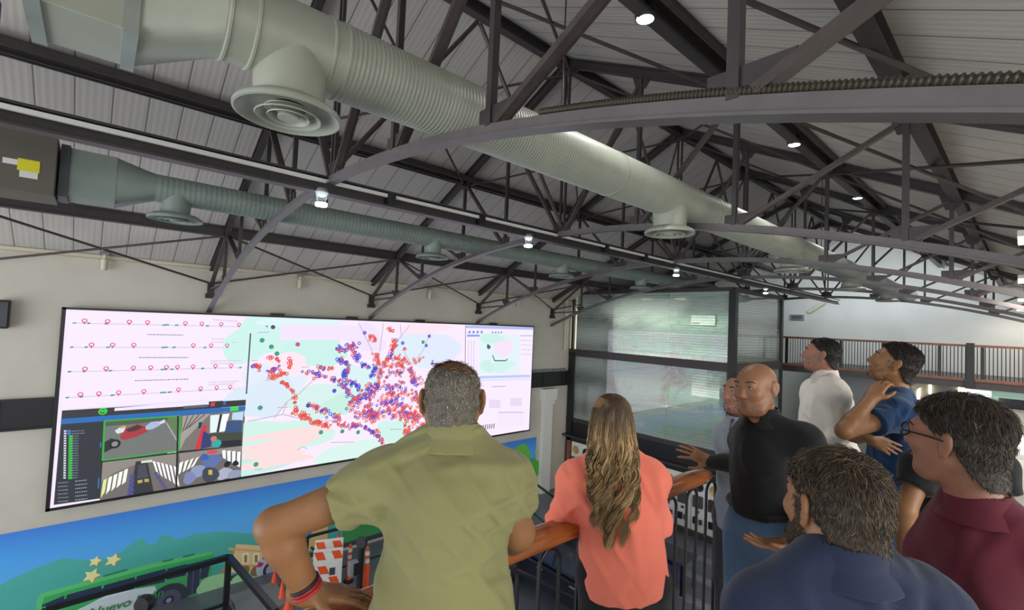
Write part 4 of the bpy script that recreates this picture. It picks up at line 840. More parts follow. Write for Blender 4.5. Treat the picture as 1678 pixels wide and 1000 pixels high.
def delineator(px, py, h, lab):
    p = onZ(px, py, GZ); q = thing('delineator_post', p, lab, 'post', 'orange and white delineator posts')
    MB().lathe([(h * 0.075, 0), (h * 0.075, h * 0.55), (h * 0.055, h * 0.6), (h * 0.04, h * 0.96), (0.02, h)], p, n=16).build('post', M['orange'], q, smooth=True)
    for f in (0.62, 0.8): MB().lathe([(h * 0.056, h * f), (h * (0.053 if f < .7 else .049), h * (f + 0.1))], p, n=16, closed_ends=False).build('reflective_band', M['reflect'], q, smooth=True)
    MB().lathe([(h * 0.13, 0), (h * 0.13, 0.03), (h * 0.08, 0.06)], p, n=16).build('foot', M['rubber'], q, smooth=True)
delineator(552, 932, 0.86, 'orange and white post farthest from the camera, under the black rail'); delineator(571, 953, 0.86, 'middle orange and white post, partly behind the grey box'); delineator(599, 965, 0.95, 'orange and white post nearest the man\'s back')
# folding barricade
def qd(px, py, Z): return onZ(px, py, Z)
b0, b1 = onZ(520, 966, GZ), onZ(550, 962, GZ); bb = (b0 + b1) / 2; dd = nrm(b1 - b0); pp = np.array((-dd[1], dd[0], 0))
q = thing('barricade', bb, 'white folding barricade with orange slanted stripes behind the man\'s forearm', 'barricade')
for sgn in (-1, 1):
    c = bb + pp * 0.16 * sgn + V3(0, 0, 0.5); Rm = np.stack([dd, pp, [0, 0, 1]], 1); tl = math.radians(-10 * sgn); Rt = Rm @ np.array([[1, 0, 0], [0, math.cos(tl), -math.sin(tl)], [0, math.sin(tl), math.cos(tl)]])
    pl = MB().box(c, (0.62, 0.035, 1.0), Rt).build('panel', M['white'], q, bevel=0.01)
    for zz_, k in ((0.33, -0.2), (0.33, 0.16), (-0.02, -0.12), (-0.3, 0.12)):
        if True:
            vs = [c + Rt @ np.array((k + dx, 0.02 * s_, zz_ + dz)) for s_ in (-1, 1) for dx, dz in ((-0.1, 0.12), (0.08, 0.12), (0.16, -0.08), (-0.02, -0.08))]
            MB().add(vs, [(0, 1, 2, 3), (7, 6, 5, 4), (0, 4, 5, 1), (1, 5, 6, 2), (2, 6, 7, 3), (3, 7, 4, 0)]).build('orange_stripe', M['orange'], pl)
    MB().box(c + Rt @ np.array((0.1, 0, -0.05)), (0.12, 0.05, 0.18), Rt).build('dark_patch', M['dgrey'], pl)
MB().beam(bb + dd * -0.4 + pp * 0.45 + V3(0, 0, 0.75), bb + dd * 0.25 + pp * 0.55 + V3(0, 0, 0.03), 0.06, 0.05).build('stay', M['dgrey'], q)
p = onZ(588, 975, GZ)
q = thing('button_post', p, 'black post with a round head and a grey box, among the orange posts', 'post')
MB().lathe([(0.15, 0), (0.15, 0.03), (0.07, 0.05), (0.06, 1.05)], p, n=16).build('post', M['black'], q, smooth=True)
MB().lathe([(0.001, -0.06), (0.11, -0.06), (0.13, 0), (0.11, 0.06), (0.001, 0.06)], p + V3(0, 0, 1.15), nrm((0.7, -0.7, 0.1)), n=24).build('round_head', M['black'], q, smooth=True)
MB().box(p + V3(-0.02, -0.16, 0.62), (0.16, 0.2, 0.32)).build('grey_box', M['grey'], q, bevel=0.02); MB().box(p + V3(0.07, -0.1, 0.62), (0.02, 0.16, 0.26)).build('box_face', M['black'], q)
p = onZ(237, 1030, GZ)
q = thing('button_post', p, 'black post with a round head standing before the bus on the mural', 'post')
hd = onZ(237, 990, -5.16)
MB().lathe([(0.15, 0), (0.15, 0.03), (0.05, 0.05), (0.05, 1.0)], (hd[0], hd[1], GZ), n=16).build('post', M['black'], q, smooth=True)
MB().lathe([(0.001, -0.08), (0.13, -0.08), (0.16, 0), (0.13, 0.08), (0.001, 0.08)], hd, nrm((0.7, -0.7, 0.1)), n=24).build('round_head', M['black'], q, smooth=True)
p = onZ(425, 985, GZ)
tag(MB().span((p[0] - 0.5, p[1] - 0.45, GZ), (p[0] + 0.5, p[1] + 0.45, GZ + 0.06)).build('floor_plate', M['grey'], None, bevel=0.01), 'flat grey plate on the ground floor left of the traffic cones', 'plate')
# dark car parked on the ground floor, side on to the camera
cc = onZ(905, 985, GZ); CXc, CYc = cc[0] + 0.1, cc[1] + 0.5
q = thing('car', (CXc, CYc, GZ), 'glossy black car on the ground floor, seen between the green and coral shirts', 'car')
def P3(x, y, z): return (CXc + x, CYc + y, GZ + z)
prof = [(-2.1, .32), (-2.12, .6), (-2.0, .78), (-1.2, .9), (1.35, .93), (2.0, .84), (2.1, .62), (2.08, .32)]
B = MB(); nW = 7; rings = []
for i in range(nW):
    t_ = -1 + 2 * i / (nW - 1); sh = 1 - 0.05 * t_ ** 4; rings.append([P3(x * sh, t_ * .84, .32 + (z - .32) * (1 - .10 * t_ ** 6)) for x, z in prof])
B.loft(rings); B.build('body', M['gloss'], q, bevel=0.03)
cab = [(-1.25, .9), (-.55, 1.38), (.75, 1.42), (1.55, .92)]
B = MB(); rings = []
for y, k in ((-.78, 1.0), (-.6, .93), (.6, .93), (.78, 1.0)):
    rings.append([P3(x, y, z if abs(y) < .7 else .9 + (z - .9) * .04) for x, z in cab])
B.loft(rings); B.build('cabin', M['gloss'], q, bevel=0.02)
for x0_, x1_ in ((-.85, .1), (.18, 1.1)):
    MB().prism([P3(x0_ - (.12 if x0_ < 0 else 0), -.775, .96), P3(x1_ + (.0 if x0_ < 0 else .15), -.775, .96), P3(x1_ - .02, -.63, 1.34), P3(x0_ + .25 if x0_ < 0 else x0_, -.63, 1.34)], (0, .01, 0)).build('side_window', M['windowdark'], q)
MB().prism([P3(-1.22, -.66, .95), P3(-1.22, .66, .95), P3(-.62, .56, 1.36), P3(-.62, -.56, 1.36)], (-.012, 0, .008)).build('windscreen', M['windowdark'], q)
for x in (-1.3, 1.3):
    for y in (-.78, .78):
        sg = 1 if y > 0 else -1
        w_ = MB().lathe([(.2, -.1), (.29, -.11), (.32, -.07), (.32, .07), (.29, .11), (.2, .1)], P3(x, y, .32), (0, 1, 0), n=32).build('wheel', M['rubber'], q, smooth=True)
        MB().lathe([(.001, .12), (.05, .125), (.07, .09), (.19, .105), (.21, .09)], P3(x, y, .32), (0, sg, 0), n=24).build('hub_cap', M['grey'], w_, smooth=True)
        MB().tube([P3(x + .37 * math.cos(a_), y + sg * .07, .32 + .37 * math.sin(a_)) for a_ in np.linspace(0, PI, 15)], .025, 8).build('wheel_arch', M['rubber'], q, smooth=True)
for x in (-.2, .75): MB().box(P3(x, -.85, .78), (.16, .03, .03)).build('door_handle', M['grey'], q, bevel=.008)
MB().box(P3(-.9, -.92, .98), (.12, .16, .11)).build('wing_mirror', M['gloss'], q, bevel=.03)
for y in (-.6, .6): MB().box(P3(-2.08, y, .66), (.08, .3, .12)).build('headlamp', M['grey'], q, bevel=.02)
q = thing('barrier_rail', onZ(826, 900, GZ), 'low dark rail in front of the black car, running past the green shirted man', 'rail')
a, b = onZ(800, 893, -5.35), onZ(1010, 985, -5.35); a[1] -= .45; b[1] -= .45
MB().beam(a, b, 0.05, 0.05).build('rail', M['black'], q)
for f in (0.02, 0.98):
    c = a + (b - a) * f; MB().span((c[0] - 0.03, c[1] - 0.03, GZ), (c[0] + 0.03, c[1] + 0.03, c[2])).build('post', M['black'], q)
q = thing('side_table', onZ(1100, 985, GZ), 'small dark framed table on the ground floor seen through the railing bars', 'table')
a = onZ(1100, 905, -5.45)
MB().box(a, (1.0, 0.7, 0.06)).build('tabletop', M['dgrey'], q)
for sx in (-0.45, 0.45):
    for sy in (-0.3, 0.3): MB().span((a[0] + sx - 0.03, a[1] + sy - 0.03, GZ), (a[0] + sx + 0.03, a[1] + sy + 0.03, -5.48)).build('leg', M['black'], q)
M['purple'] = mat('purple_cloth', '4a4470', 0.7)
tag(MB().box(a + V3(-0.05, -0.1, -0.4), (0.6, 0.5, 0.5)).build('purple_box', M['purple'], None, bevel=0.03), 'purple box under the small dark table seen through the bars', 'box')
for k in range(4):
    y = 12.6 - 1.05 * k
    tag(MB().span((-9.0, y, GZ), (-3.0, y + 0.3, GZ + 0.004 )).build('floor_stripe', M['grey'], None), ['pale floor stripe closest to the signal boards', 'second pale floor stripe from the signal boards', 'third pale floor stripe from the signal boards', 'pale floor stripe farthest from the signal boards'][k], 'stripe', 'pale stripes on the ground floor')
# ------------------------------------------------------------------ smooth solid modelling for figures: distance fields -> surface nets
def rot_to(up, fwd):
    u = nrm(up); f = nrm(np.asarray(fwd, float) - u * (np.asarray(fwd, float) @ u)); r = np.cross(f, u); return np.stack([r, f, u], 1)
class Field:
    def __init__(s, lo, hi, h):
        s.h = h; s.lo = np.asarray(lo, float); s.n = np.ceil((np.asarray(hi, float) - s.lo) / h).astype(int) + 1
        s.D = np.full(s.n, 0.25, np.float32); s.ax = [s.lo[i] + h * np.arange(s.n[i]) for i in range(3)]
    def block(s, lo, hi, mg):
        a = np.clip(np.floor((np.asarray(lo) - mg - s.lo) / s.h).astype(int), 0, s.n); b = np.clip(np.ceil((np.asarray(hi) + mg - s.lo) / s.h).astype(int) + 1, 0, s.n)
        if np.any(b <= a): return None
        sl = tuple(slice(a[i], b[i]) for i in range(3))
        G = np.meshgrid(*[s.ax[i][sl[i]] for i in range(3)], indexing='ij')
        return sl, np.stack(G, -1).astype(np.float32)
    def apply(s, lo, hi, fn, k, sub=False):
        r = s.block(lo, hi, k + 3 * s.h)
        if r is None: return s
        sl, P = r; d = fn(P).astype(np.float32); a = s.D[sl]
        if sub: d = -d; h = np.maximum(k - np.abs(a - d), 0) / max(k, 1e-6); s.D[sl] = np.maximum(a, d) + h * h * k * 0.25
        else: h = np.maximum(k - np.abs(a - d), 0) / max(k, 1e-6); s.D[sl] = np.minimum(a, d) - h * h * k * 0.25
        return s
    def cone(s, a, b, r1, r2, k=0.02, sub=False, cut=None):
        a = np.asarray(a, np.float32); b = np.asarray(b, np.float32); ba = b - a; L = float(ba @ ba) + 1e-9; R_ = max(r1, r2)
        def fn(P):
            q = P - a; t = np.clip((q @ ba) / L, 0, 1); d = np.linalg.norm(q - t[..., None] * ba, axis=-1) - (r1 + (r2 - r1) * t)
            if cut: d = np.maximum(d, ((P - b) @ (ba / math.sqrt(L))))
            return d
        return s.apply(np.minimum(a, b) - R_, np.maximum(a, b) + R_, fn, k, sub)
    def ell(s, c, rad, Mx=None, k=0.02, sub=False):
        c = np.asarray(c, np.float32); rad = np.asarray(rad, np.float32); Mx = np.eye(3, dtype=np.float32) if Mx is None else np.asarray(Mx, np.float32)
        ext = np.sqrt(((Mx * rad) ** 2).sum(1))
        def fn(P):
            q = (P - c) @ Mx; k0 = np.linalg.norm(q / rad, axis=-1); k1 = np.linalg.norm(q / rad ** 2, axis=-1) + 1e-9; return k0 * (k0 - 1) / k1
        return s.apply(c - ext, c + ext, fn, k, sub)
    def rbox(s, c, half, Mx, r=0.01, k=0.01, sub=False):
        c = np.asarray(c, np.float32); half = np.asarray(half, np.float32); Mx = np.asarray(Mx, np.float32); e = (np.abs(Mx) * half).sum(1)
        def fn(P):
            q = np.abs((P - c) @ Mx) - (half - r); return np.linalg.norm(np.maximum(q, 0), axis=-1) + np.minimum(q.max(-1), 0) - r
        return s.apply(c - e, c + e, fn, k, sub)
    def plane(s, c, n):   # keep the side n points away from
        G = np.meshgrid(*s.ax, indexing='ij'); d = sum((G[i] - c[i]) * nrm(n)[i] for i in range(3)); s.D = np.maximum(s.D, d.astype(np.float32)); return s
    def displace(s, fn, band=0.05):
        m = np.abs(s.D) < band; idx = np.argwhere(m); P = s.lo + idx * s.h; s.D[m] += fn(P).astype(np.float32); return s
    def mesh(s, name, m, parent=None, smooth_it=2):
        D = s.D; n = np.array(D.shape); neg = D < 0
        D[0], D[-1], D[:, 0], D[:, -1], D[:, :, 0], D[:, :, -1] = (np.maximum(q, 1e-3) for q in (D[0], D[-1], D[:, 0], D[:, -1], D[:, :, 0], D[:, :, -1])); neg = D < 0
        c = np.zeros(n - 1, np.int8)
        offs = [(i, j, k) for i in (0, 1) for j in (0, 1) for k in (0, 1)]
        for o in offs: c += neg[o[0]:n[0] - 1 + o[0], o[1]:n[1] - 1 + o[1], o[2]:n[2] - 1 + o[2]]
        cells = np.argwhere((c > 0) & (c < 8)); idx = np.full(n - 1, -1, np.int64); idx[tuple(cells.T)] = np.arange(len(cells))
        val = np.stack([D[tuple((cells + o).T)] for o in offs], 1); acc = np.zeros((len(cells), 3)); cnt = np.zeros(len(cells))
        for ia, oa in enumerate(offs):
            for ib, ob in enumerate(offs):
                if ib > ia and sum(abs(x - y) for x, y in zip(oa, ob)) == 1:
                    va, vb = val[:, ia], val[:, ib]; mk = (va < 0) != (vb < 0); t = np.where(mk, va / np.where(mk, va - vb, 1), 0)
                    acc += mk[:, None] * (np.array(oa) + t[:, None] * (np.array(ob) - np.array(oa))); cnt += mk
        V = s.lo + (cells + acc / cnt[:, None]) * s.h; F = []
        for ax in range(3):
            u, v = [(1, 2), (2, 0), (0, 1)][ax]
            sl0 = [slice(1, n[i] - 1) for i in range(3)]; sl1 = list(sl0); sl0[ax] = slice(0, n[ax] - 1); sl1[ax] = slice(1, n[ax])
            a, b = neg[tuple(sl0)], neg[tuple(sl1)]; base = np.array([1, 1, 1]); base[ax] = 0
            for mk, flip in ((a & ~b, False), (~a & b, True)):
                e = np.argwhere(mk) + base
                if not len(e): continue
                du = np.zeros(3, int); du[u] = 1; dv = np.zeros(3, int); dv[v] = 1
                q = np.stack([idx[tuple((e - du - dv).T)], idx[tuple((e - dv).T)], idx[tuple(e.T)], idx[tuple((e - du).T)]], 1)
                F.append(q[:, ::-1] if flip else q)
        F = np.concatenate(F); F = F[(F >= 0).all(1)]
        # light relaxing of the net
        E = np.concatenate([F[:, [0, 1]], F[:, [1, 2]], F[:, [2, 3]], F[:, [3, 0]]])
        for _ in range(smooth_it):
            A = np.zeros_like(V); Cn = np.zeros(len(V)); np.add.at(A, E[:, 0], V[E[:, 1]]); np.add.at(Cn, E[:, 0], 1); np.add.at(A, E[:, 1], V[E[:, 0]]); np.add.at(Cn, E[:, 1], 1)
            V = V * 0.5 + 0.5 * A / np.maximum(Cn, 1)[:, None]
        return np_mesh(name, V, F, m, parent)
def np_mesh(name, V, F, m, parent=None, smooth=True, colors=None):
    me = bpy.data.meshes.new(name); k = F.shape[1]
    me.vertices.add(len(V)); me.vertices.foreach_set('co', np.ascontiguousarray(V, np.float32).ravel())
    me.loops.add(F.size); me.loops.foreach_set('vertex_index', np.ascontiguousarray(F, np.int32).ravel())
    me.polygons.add(len(F)); me.polygons.foreach_set('loop_start', np.arange(0, F.size, k, dtype=np.int32))
    me.update(calc_edges=True)
    if colors is not None:
        at = me.color_attributes.new('paint', 'FLOAT_COLOR', 'POINT'); at.data.foreach_set('color', np.ascontiguousarray(colors, np.float32).ravel())
    return link_mesh(name, me, m, parent, smooth)
def strands(name, paths, radii, cols, m, parent):
    """paths (N,M,3) -> one mesh of thin tapered three-sided locks"""
    N, Mn, _ = paths.shape; d = np.gradient(paths, axis=1); d /= np.linalg.norm(d, axis=-1, keepdims=True) + 1e-9
    ref = np.where(np.abs(d[..., 2:3]) > 0.9, np.array([1.0, 0, 0]), np.array([0, 0, 1.0])); x = np.cross(d, ref); x /= np.linalg.norm(x, axis=-1, keepdims=True) + 1e-9; y = np.cross(d, x)
    tp = np.concatenate([np.linspace(0.8, 1, Mn // 2), np.linspace(1, 0.12, Mn - Mn // 2)])
    R_ = radii[:, None] * tp[None]; S = 3; V = np.stack([paths + R_[..., None] * (math.cos(2 * PI * k / S) * x + math.sin(2 * PI * k / S) * y) for k in range(S)], 2)
    i = np.arange(N)[:, None, None] * Mn * S; j = np.arange(Mn - 1)[None, :, None] * S; k = np.arange(S)[None, None]; k2 = (k + 1) % S
    F = np.stack([i + j + k, i + j + k2, i + j + S + k2, i + j + S + k], -1).reshape(-1, 4)
    if cols.ndim == 2: cols = np.repeat(cols[:, None], Mn, 1)
    C = np.repeat(np.concatenate([cols, np.ones((N, Mn, 1))], 2)[:, :, None], S, 2).reshape(-1, 4)
    return np_mesh(name, V.reshape(-1, 3), F, m, parent, True, C)
def hair_mat():
    m = bpy.data.materials.new('hair_fibres'); m.use_nodes = True; nt = m.node_tree; b = nt.nodes['Principled BSDF']
    a = nt.nodes.new('ShaderNodeVertexColor'); a.layer_name = 'paint'; nt.links.new(a.outputs['Color'], b.inputs['Base Color']); b.inputs['Roughness'].default_value = 0.45; b.inputs['Specular IOR Level'].default_value = 0.35
    return m
M['hair'] = hair_mat()
M['eyewhite'] = mat('eye_white', 'd8d2ca', 0.25, var=0.03); M['iris'] = mat('dark_iris', '24170f', 0.15); M['lips'] = mat('lip_skin', '9c5a4c', 0.45)
def skin_mat(name, c):
    m = mat(name, c, 0.48, var=0.08, scale=14, bump=0.12, bscale=160, spec=0.4)
    b = m.node_tree.nodes['Principled BSDF']; b.inputs['Subsurface Weight'].default_value = 0.08; b.inputs['Subsurface Radius'].default_value = (0.012, 0.005, 0.003); b.inputs['Subsurface Scale'].default_value = 0.5
    return m
def cloth_mat(name, c, rough=0.85, bump=0.25, bscale=380, var=0.06):
    m = mat(name, c, rough, var=var, scale=5, bump=bump, bscale=bscale, spec=0.25); m.node_tree.nodes['Principled BSDF'].inputs['Sheen Weight'].default_value = 0.15
    return m

def hand(F, w, d, n, left, curls=(0.5, 0.5, 0.5, 0.5), spread=0.1, thumb=0.6, sc=1.0):
    """w wrist, d pointing to the fingers, n out of the palm; five separate fingers with three bones each"""
    d = nrm(d); n = nrm(n - d * (np.asarray(n) @ d)); lat = np.cross(n, d) if left else np.cross(d, n)      # towards the thumb
    w = np.asarray(w, float); F.cone(w - d * 0.03 * sc, w + d * 0.02 * sc, 0.027 * sc, 0.026 * sc, 0.02)
    base = [0.029, 0.0095, -0.0105, -0.028]; out = [0.086, 0.09, 0.085, 0.076]; lens = [(0.042, 0.027, 0.02), (0.047, 0.03, 0.021), (0.043, 0.028, 0.02), (0.034, 0.021, 0.018)]
    for i in range(4):
        b = w + d * out[i] * sc + lat * base[i] * sc; F.cone(w + d * 0.012 * sc + lat * base[i] * 0.65 * sc, b, 0.0165 * sc, 0.0125 * sc, 0.014)
        a = curls[i] * 0.35; sp = spread * (1.2, 0.25, -0.5, -1.3)[i]; p = b
        for j in range(3):
            dv = nrm((d * math.cos(sp) + lat * math.sin(sp)) * math.cos(a) + n * math.sin(a)); q = p + dv * lens[i][j] * sc
            F.cone(p, q, (0.0098, 0.0087, 0.0076)[j] * sc, (0.0087, 0.0078, 0.0066)[j] * sc, 0.004); p = q; a += curls[i] * (0.75 if j == 0 else 0.6)
    p = w + d * 0.022 * sc + lat * 0.02 * sc; q = p + nrm(d * 0.75 + lat * (0.35 + thumb) + n * 0.35) * 0.043 * sc; F.cone(p, q, 0.016 * sc, 0.0125 * sc, 0.012)
    r = q + nrm(d * 0.95 + lat * (0.1 + thumb * 0.55) + n * 0.3) * 0.033 * sc; F.cone(q, r, 0.0112 * sc, 0.0098 * sc, 0.004); F.cone(r, r + nrm(d + lat * thumb * 0.2 + n * 0.35) * 0.026 * sc, 0.0098 * sc, 0.0075 * sc, 0.004)

def head_field(F, c, H, sc=1.0, nose=1.0, ears=True, chin=1.0, full=1.0):
    W = lambda *p: np.asarray(c) + H @ (np.array(p) * sc)
    F.ell(W(0, -0.018, 0.03), np.array([.073, .094, .078]) * sc, H, 0.03)
    F.ell(W(0, 0.03, 0.005), np.array([.062, .064, .07]) * sc, H, 0.03)
    F.ell(W(0, 0.034, -0.05), np.array([.054 * full, .056, .066]) * sc, H, 0.03)
    F.cone(W(-.03, .045, -.092), W(.03, .045, -.092), .028 * sc * full, .028 * sc * full, 0.03); F.cone(W(-.012, .07 * chin, -.1), W(.012, .07 * chin, -.1), .018 * sc, .018 * sc, 0.025)
    for sx in (-1, 1):
        F.cone(W(sx * .05, -.005, -.045), W(sx * .04, .035, -.085), .024 * sc * full, .022 * sc, 0.03)     # jaw
        F.ell(W(sx * .04, .066, -.022), np.array([.022 * full, .022, .022]) * sc, H, 0.025)
        F.ell(W(sx * .032, .097, .012), np.array([.017, .014, .0125]) * sc, H, 0.012, sub=True)           # eye socket
        F.ell(W(sx * .032, .080, .011), np.array([.014, .012, .011]) * sc, H, 0.004)                         # lids
    F.cone(W(-.036, .082, .03), W(.036, .082, .03), .011 * sc, .011 * sc, 0.015)
    F.cone(W(0, .088, .016), W(0, .089 + .021 * nose, -.026), .0085 * sc, .0125 * sc, 0.012); F.ell(W(0, .085 + .016 * nose, -.032), np.array([.019, .014, .010]) * sc, H, 0.008)
    F.ell(W(0, .088, -.062), np.array([.024, .011, .0065]) * sc, H, 0.006); F.ell(W(0, .086, -.073), np.array([.021, .011, .0075]) * sc, H, 0.006)
    F.cone(W(-.022, .101, -.0672), W(.022, .101, -.0672), .0022 * sc, .0022 * sc, 0.003, sub=True)
    if ears:
        for sx in (-1, 1):
            E = H @ rot_to((0, -.22, 1), (sx * 0.85, -0.5, 0)); E = np.stack([nrm(H @ np.array((sx * 1.0, 0.42, 0))), nrm(H @ np.array((-0.42 * sx, 1.0, 0.12))), H[:, 2]], 1)
            F.ell(W(sx * .082, -.018, .0), np.array([.0085, .021, .034]) * sc, E, 0.008)
            F.ell(W(sx * .080, -.012, -.03), np.array([.008, .011, .012]) * sc, E, 0.006)
            F.ell(W(sx * .091, -.009, .004), np.array([.0075, .0105, .018]) * sc, E, 0.006, sub=True)
    return W

def torso(F, J, e=0.0, g=1.0, female=False, k=0.045):
    N, Pv = J['neck'], J['pelvis']; up = nrm(N - Pv); rt = nrm(J['shR'] - J['shL']); rt = nrm(rt - up * (rt @ up)); fw = np.cross(up, rt); Mx = np.stack([rt, fw, up], 1); L = np.linalg.norm(N - Pv); sw = np.linalg.norm(J['shR'] - J['shL'])
    ch = Pv + up * L * 0.64 + fw * 0.005; be = Pv + up * L * 0.3 + fw * 0.012 * g
    F.ell(ch, (sw * 0.46 + e, .118 * g + e, L * 0.34 + e), Mx, k); F.ell(be, (sw * 0.43 * g + e, .118 * g + e, L * 0.38), Mx, k); F.ell(Pv + up * 0.0, (sw * (0.47 if female else 0.43) * g + e, .122 * g + e, 0.15), Mx, k)
    F.ell(ch + up * L * 0.12 - fw * 0.025, (sw * 0.45 + e, .085 + e, L * 0.2), Mx, k)
    for sgn, sh in ((-1, J['shL']), (1, J['shR'])):
        tp = N + up * (0.012) + rt * sgn * 0.035; F.cone(tp, sh + up * .008, .046 + e, .05 + e, k); F.cone(N - up * 0.06 + rt * sgn * 0.03, sh, .055 + e, .054 + e, k); F.ell(sh - up * 0.012, (.054 + e, .058 + e, .062 + e), Mx, k)
        if female: F.ell(ch + up * L * -0.02 + fw * 0.085 + rt * sgn * 0.075, (.06 + e,) * 3, Mx, 0.05)
    return Mx, up, rt, fw
def folds(seed, amp, fr=22, dirs=None):
    """cloth creases: thin raised ridges that come and go over the cloth"""
    rg = np.random.default_rng(seed); n = 7; ks = rg.normal(size=(n, 3)) * np.array([1, 1, 1.0]); ks /= np.linalg.norm(ks, axis=1, keepdims=True); ks *= fr * rg.uniform(.7, 1.5, (n, 1)); gk = rg.normal(size=(n, 3)) * 5; ph = rg.uniform(0, 6.28, (n, 3)); wk = rg.normal(size=(n, 3)) * 9
    def fn(P):
        out = np.zeros(len(P))
        for i in range(n):
            gate = np.clip(np.sin(P @ gk[i] + ph[i, 0]) * 1.3 - 0.1, 0, 1); w = np.sin(P @ ks[i] + 1.1 * np.sin(P @ wk[i] + ph[i, 1]) + ph[i, 2]); out += gate * np.exp(-(w / .42) ** 2)
        return -amp * (np.tanh(out * 1.1) * 1.2 - 0.2)
    return fn
def person(label, J, skin, hd, hands, shirt, trousers, extra=None, h=0.0055, seed=0, arms=(.047, .04, .03), girth=1.0, female=False, head_kw={}):
    """J: joints in world space. One continuous body; clothing, hair, eyes are its children."""
    J = {k: np.asarray(v, float) for k, v in J.items()}
    feet = (J['anL'] + J['anR']) / 2; t = thing('person', (feet[0], feet[1], J.get('floor', np.array(MZ))), label, 'person')
    allj = np.array([v for k, v in J.items() if v.shape == (3,)] + [np.asarray(hd[0])]); lo, hi = allj.min(0) - 0.2, allj.max(0) + 0.2; lo[2] = float(J.get('floor', MZ)) - 0.02
    hc, H, hs = hd; B = Field(lo, hi, h)
    head_field(B, hc, H, hs, **head_kw)
    B.cone(hc + H @ np.array((0, -.03, -.06)) * hs, J['neck'] - np.array((0, 0, .03)), .054 * hs, .062 * hs * (0.85 if female else 1), 0.03)
    Mx, up, rt, fw = torso(B, J, -0.012, girth, female)
    for s_ in 'LR':
        B.cone(J['sh' + s_], J['el' + s_], arms[0] * 1.08, arms[0] * 0.86, 0.03); md = J['el' + s_] + (J['wr' + s_] - J['el' + s_]) * 0.28
        B.cone(J['el' + s_], md, arms[0] * 0.86, arms[1] * 1.04, 0.02); B.cone(md, J['wr' + s_], arms[1] * 1.04, arms[2], 0.02)
        B.cone(J['hip' + s_], J['kn' + s_], .082, .058, 0.04); B.cone(J['kn' + s_], J['an' + s_], .056, .038, 0.03)
        B.cone(J['an' + s_] + np.array((0, 0, -.03)), J['an' + s_] + fw * 0.13 * np.array((1, 1, 0)) + np.array((0, 0, -.045)), .036, .03, 0.02)
    for s_, kw in hands.items(): hand(B, J['wr' + s_], left=(s_ == 'L'), **kw)
    body = B.mesh('body', skin, t, 1)
    # shirt
    S = Field(lo, hi, h if shirt.get('fine', True) else h * 1.4); torso(S, J, shirt.get('loose', 0.008), girth * shirt.get('g', 1.0), female)
    hem = J['pelvis'] + up * shirt.get('hem', -0.06)
    if not shirt.get('drop') and shirt.get('hem', -.06) < 0: S.ell(J['pelvis'] + up * 0.02, (.163 * girth, .15 * girth, .24), Mx, 0.05)
    if shirt.get('drop'): S.cone(J['pelvis'] + up * 0.18, J['pelvis'] - up * 0.05, shirt['drop'], shirt['drop'] * 1.03, 0.1)
    for s_ in 'LR':
        fr = shirt['sleeve' + s_] if 'sleeve' + s_ in shirt else shirt['sleeve']; r0, r1 = shirt.get('sl_r', (.07, .075)); a, b, c_ = J['sh' + s_], J['el' + s_], J['wr' + s_]
        if fr <= 1: S.cone(a, a + (b - a) * fr, r0, r1, 0.04, cut=True)
        else: S.cone(a, b, r0, r1 * 0.82, 0.04); S.cone(b, b + (c_ - b) * (fr - 1), r1 * 0.82, shirt.get('cuff', .042), 0.025, cut=True)
    S.displace(folds(seed + 3, shirt.get('fold', 0.006), shirt.get('freq', 22), shirt.get('dirs')))
    if shirt.get('more'): shirt['more'](S, Mx)
    if shirt.get('vee'): nf = H[:, 1] * .5 + fw * .5; S.cone(J['neck'] + nf * .085 + up * .05, J['neck'] + nf * .135 - up * shirt['vee'], .042, .012, .006, sub=True)
    S.plane(hem, -up)
    nk = J['neck'] + up * 0.03; G = np.meshgrid(*S.ax, indexing='ij')
    sh_o = S.mesh('shirt', shirt['mat'], t, 2)
    if shirt.get('collar', True):
        K = Field(J['neck'] - 0.14, J['neck'] + 0.16, 0.0032); cn = nrm(H[:, 2] * 0.45 + up * 0.55); cc = J['neck'] + up * shirt.get('cup', 0.005) - fw * 0.0
        K.cone(cc - cn * 0.03, cc + cn * shirt.get('ch', 0.035), .086 * shirt.get('cr', 1), .073 * shirt.get('cr', 1), 0.005, cut=True); K.cone(cc - cn * 0.06, cc + cn * 0.08, .076 * shirt.get('cr', 1), .063 * shirt.get('cr', 1), 0.003, sub=True)
        if not shirt.get('band'):
            K.cone(cc + cn * shirt.get('ch', 0.035) * 0.9, cc - cn * 0.006, .077 * shirt.get('cr', 1), .1 * shirt.get('cr', 1), 0.004, cut=True); K.cone(cc - cn * 0.05, cc + cn * 0.09, .074 * shirt.get('cr', 1), .062 * shirt.get('cr', 1), 0.003, sub=True)
        nf = nrm(H[:, 1] * .5 + fw * .5); K.cone(cc + nf * 0.05 + cn * 0.05, cc + nf * 0.13 - cn * 0.06, .034 if shirt.get('vee') else .02, .012, 0.005, sub=True)
        K.mesh('collar', shirt.get('cmat', shirt['mat']), sh_o, 1)
    T = Field((lo[0], lo[1], lo[2]), hi, h * 1.5); T.ell(J['pelvis'] + up * 0.02, (.17 * girth, .132 * girth, .16), Mx, 0.04)
    for s_ in 'LR': T.cone(J['hip' + s_], J['kn' + s_], .1, .075, 0.05); T.cone(J['kn' + s_], J['an' + s_] + np.array((0, 0, -.02)), .074, .06, 0.04, cut=True)
    T.displace(folds(seed + 9, 0.005, 20)); T.plane(J['pelvis'] + up * shirt.get('waist', 0.1), up); T.mesh('trousers', trousers, t, 2)
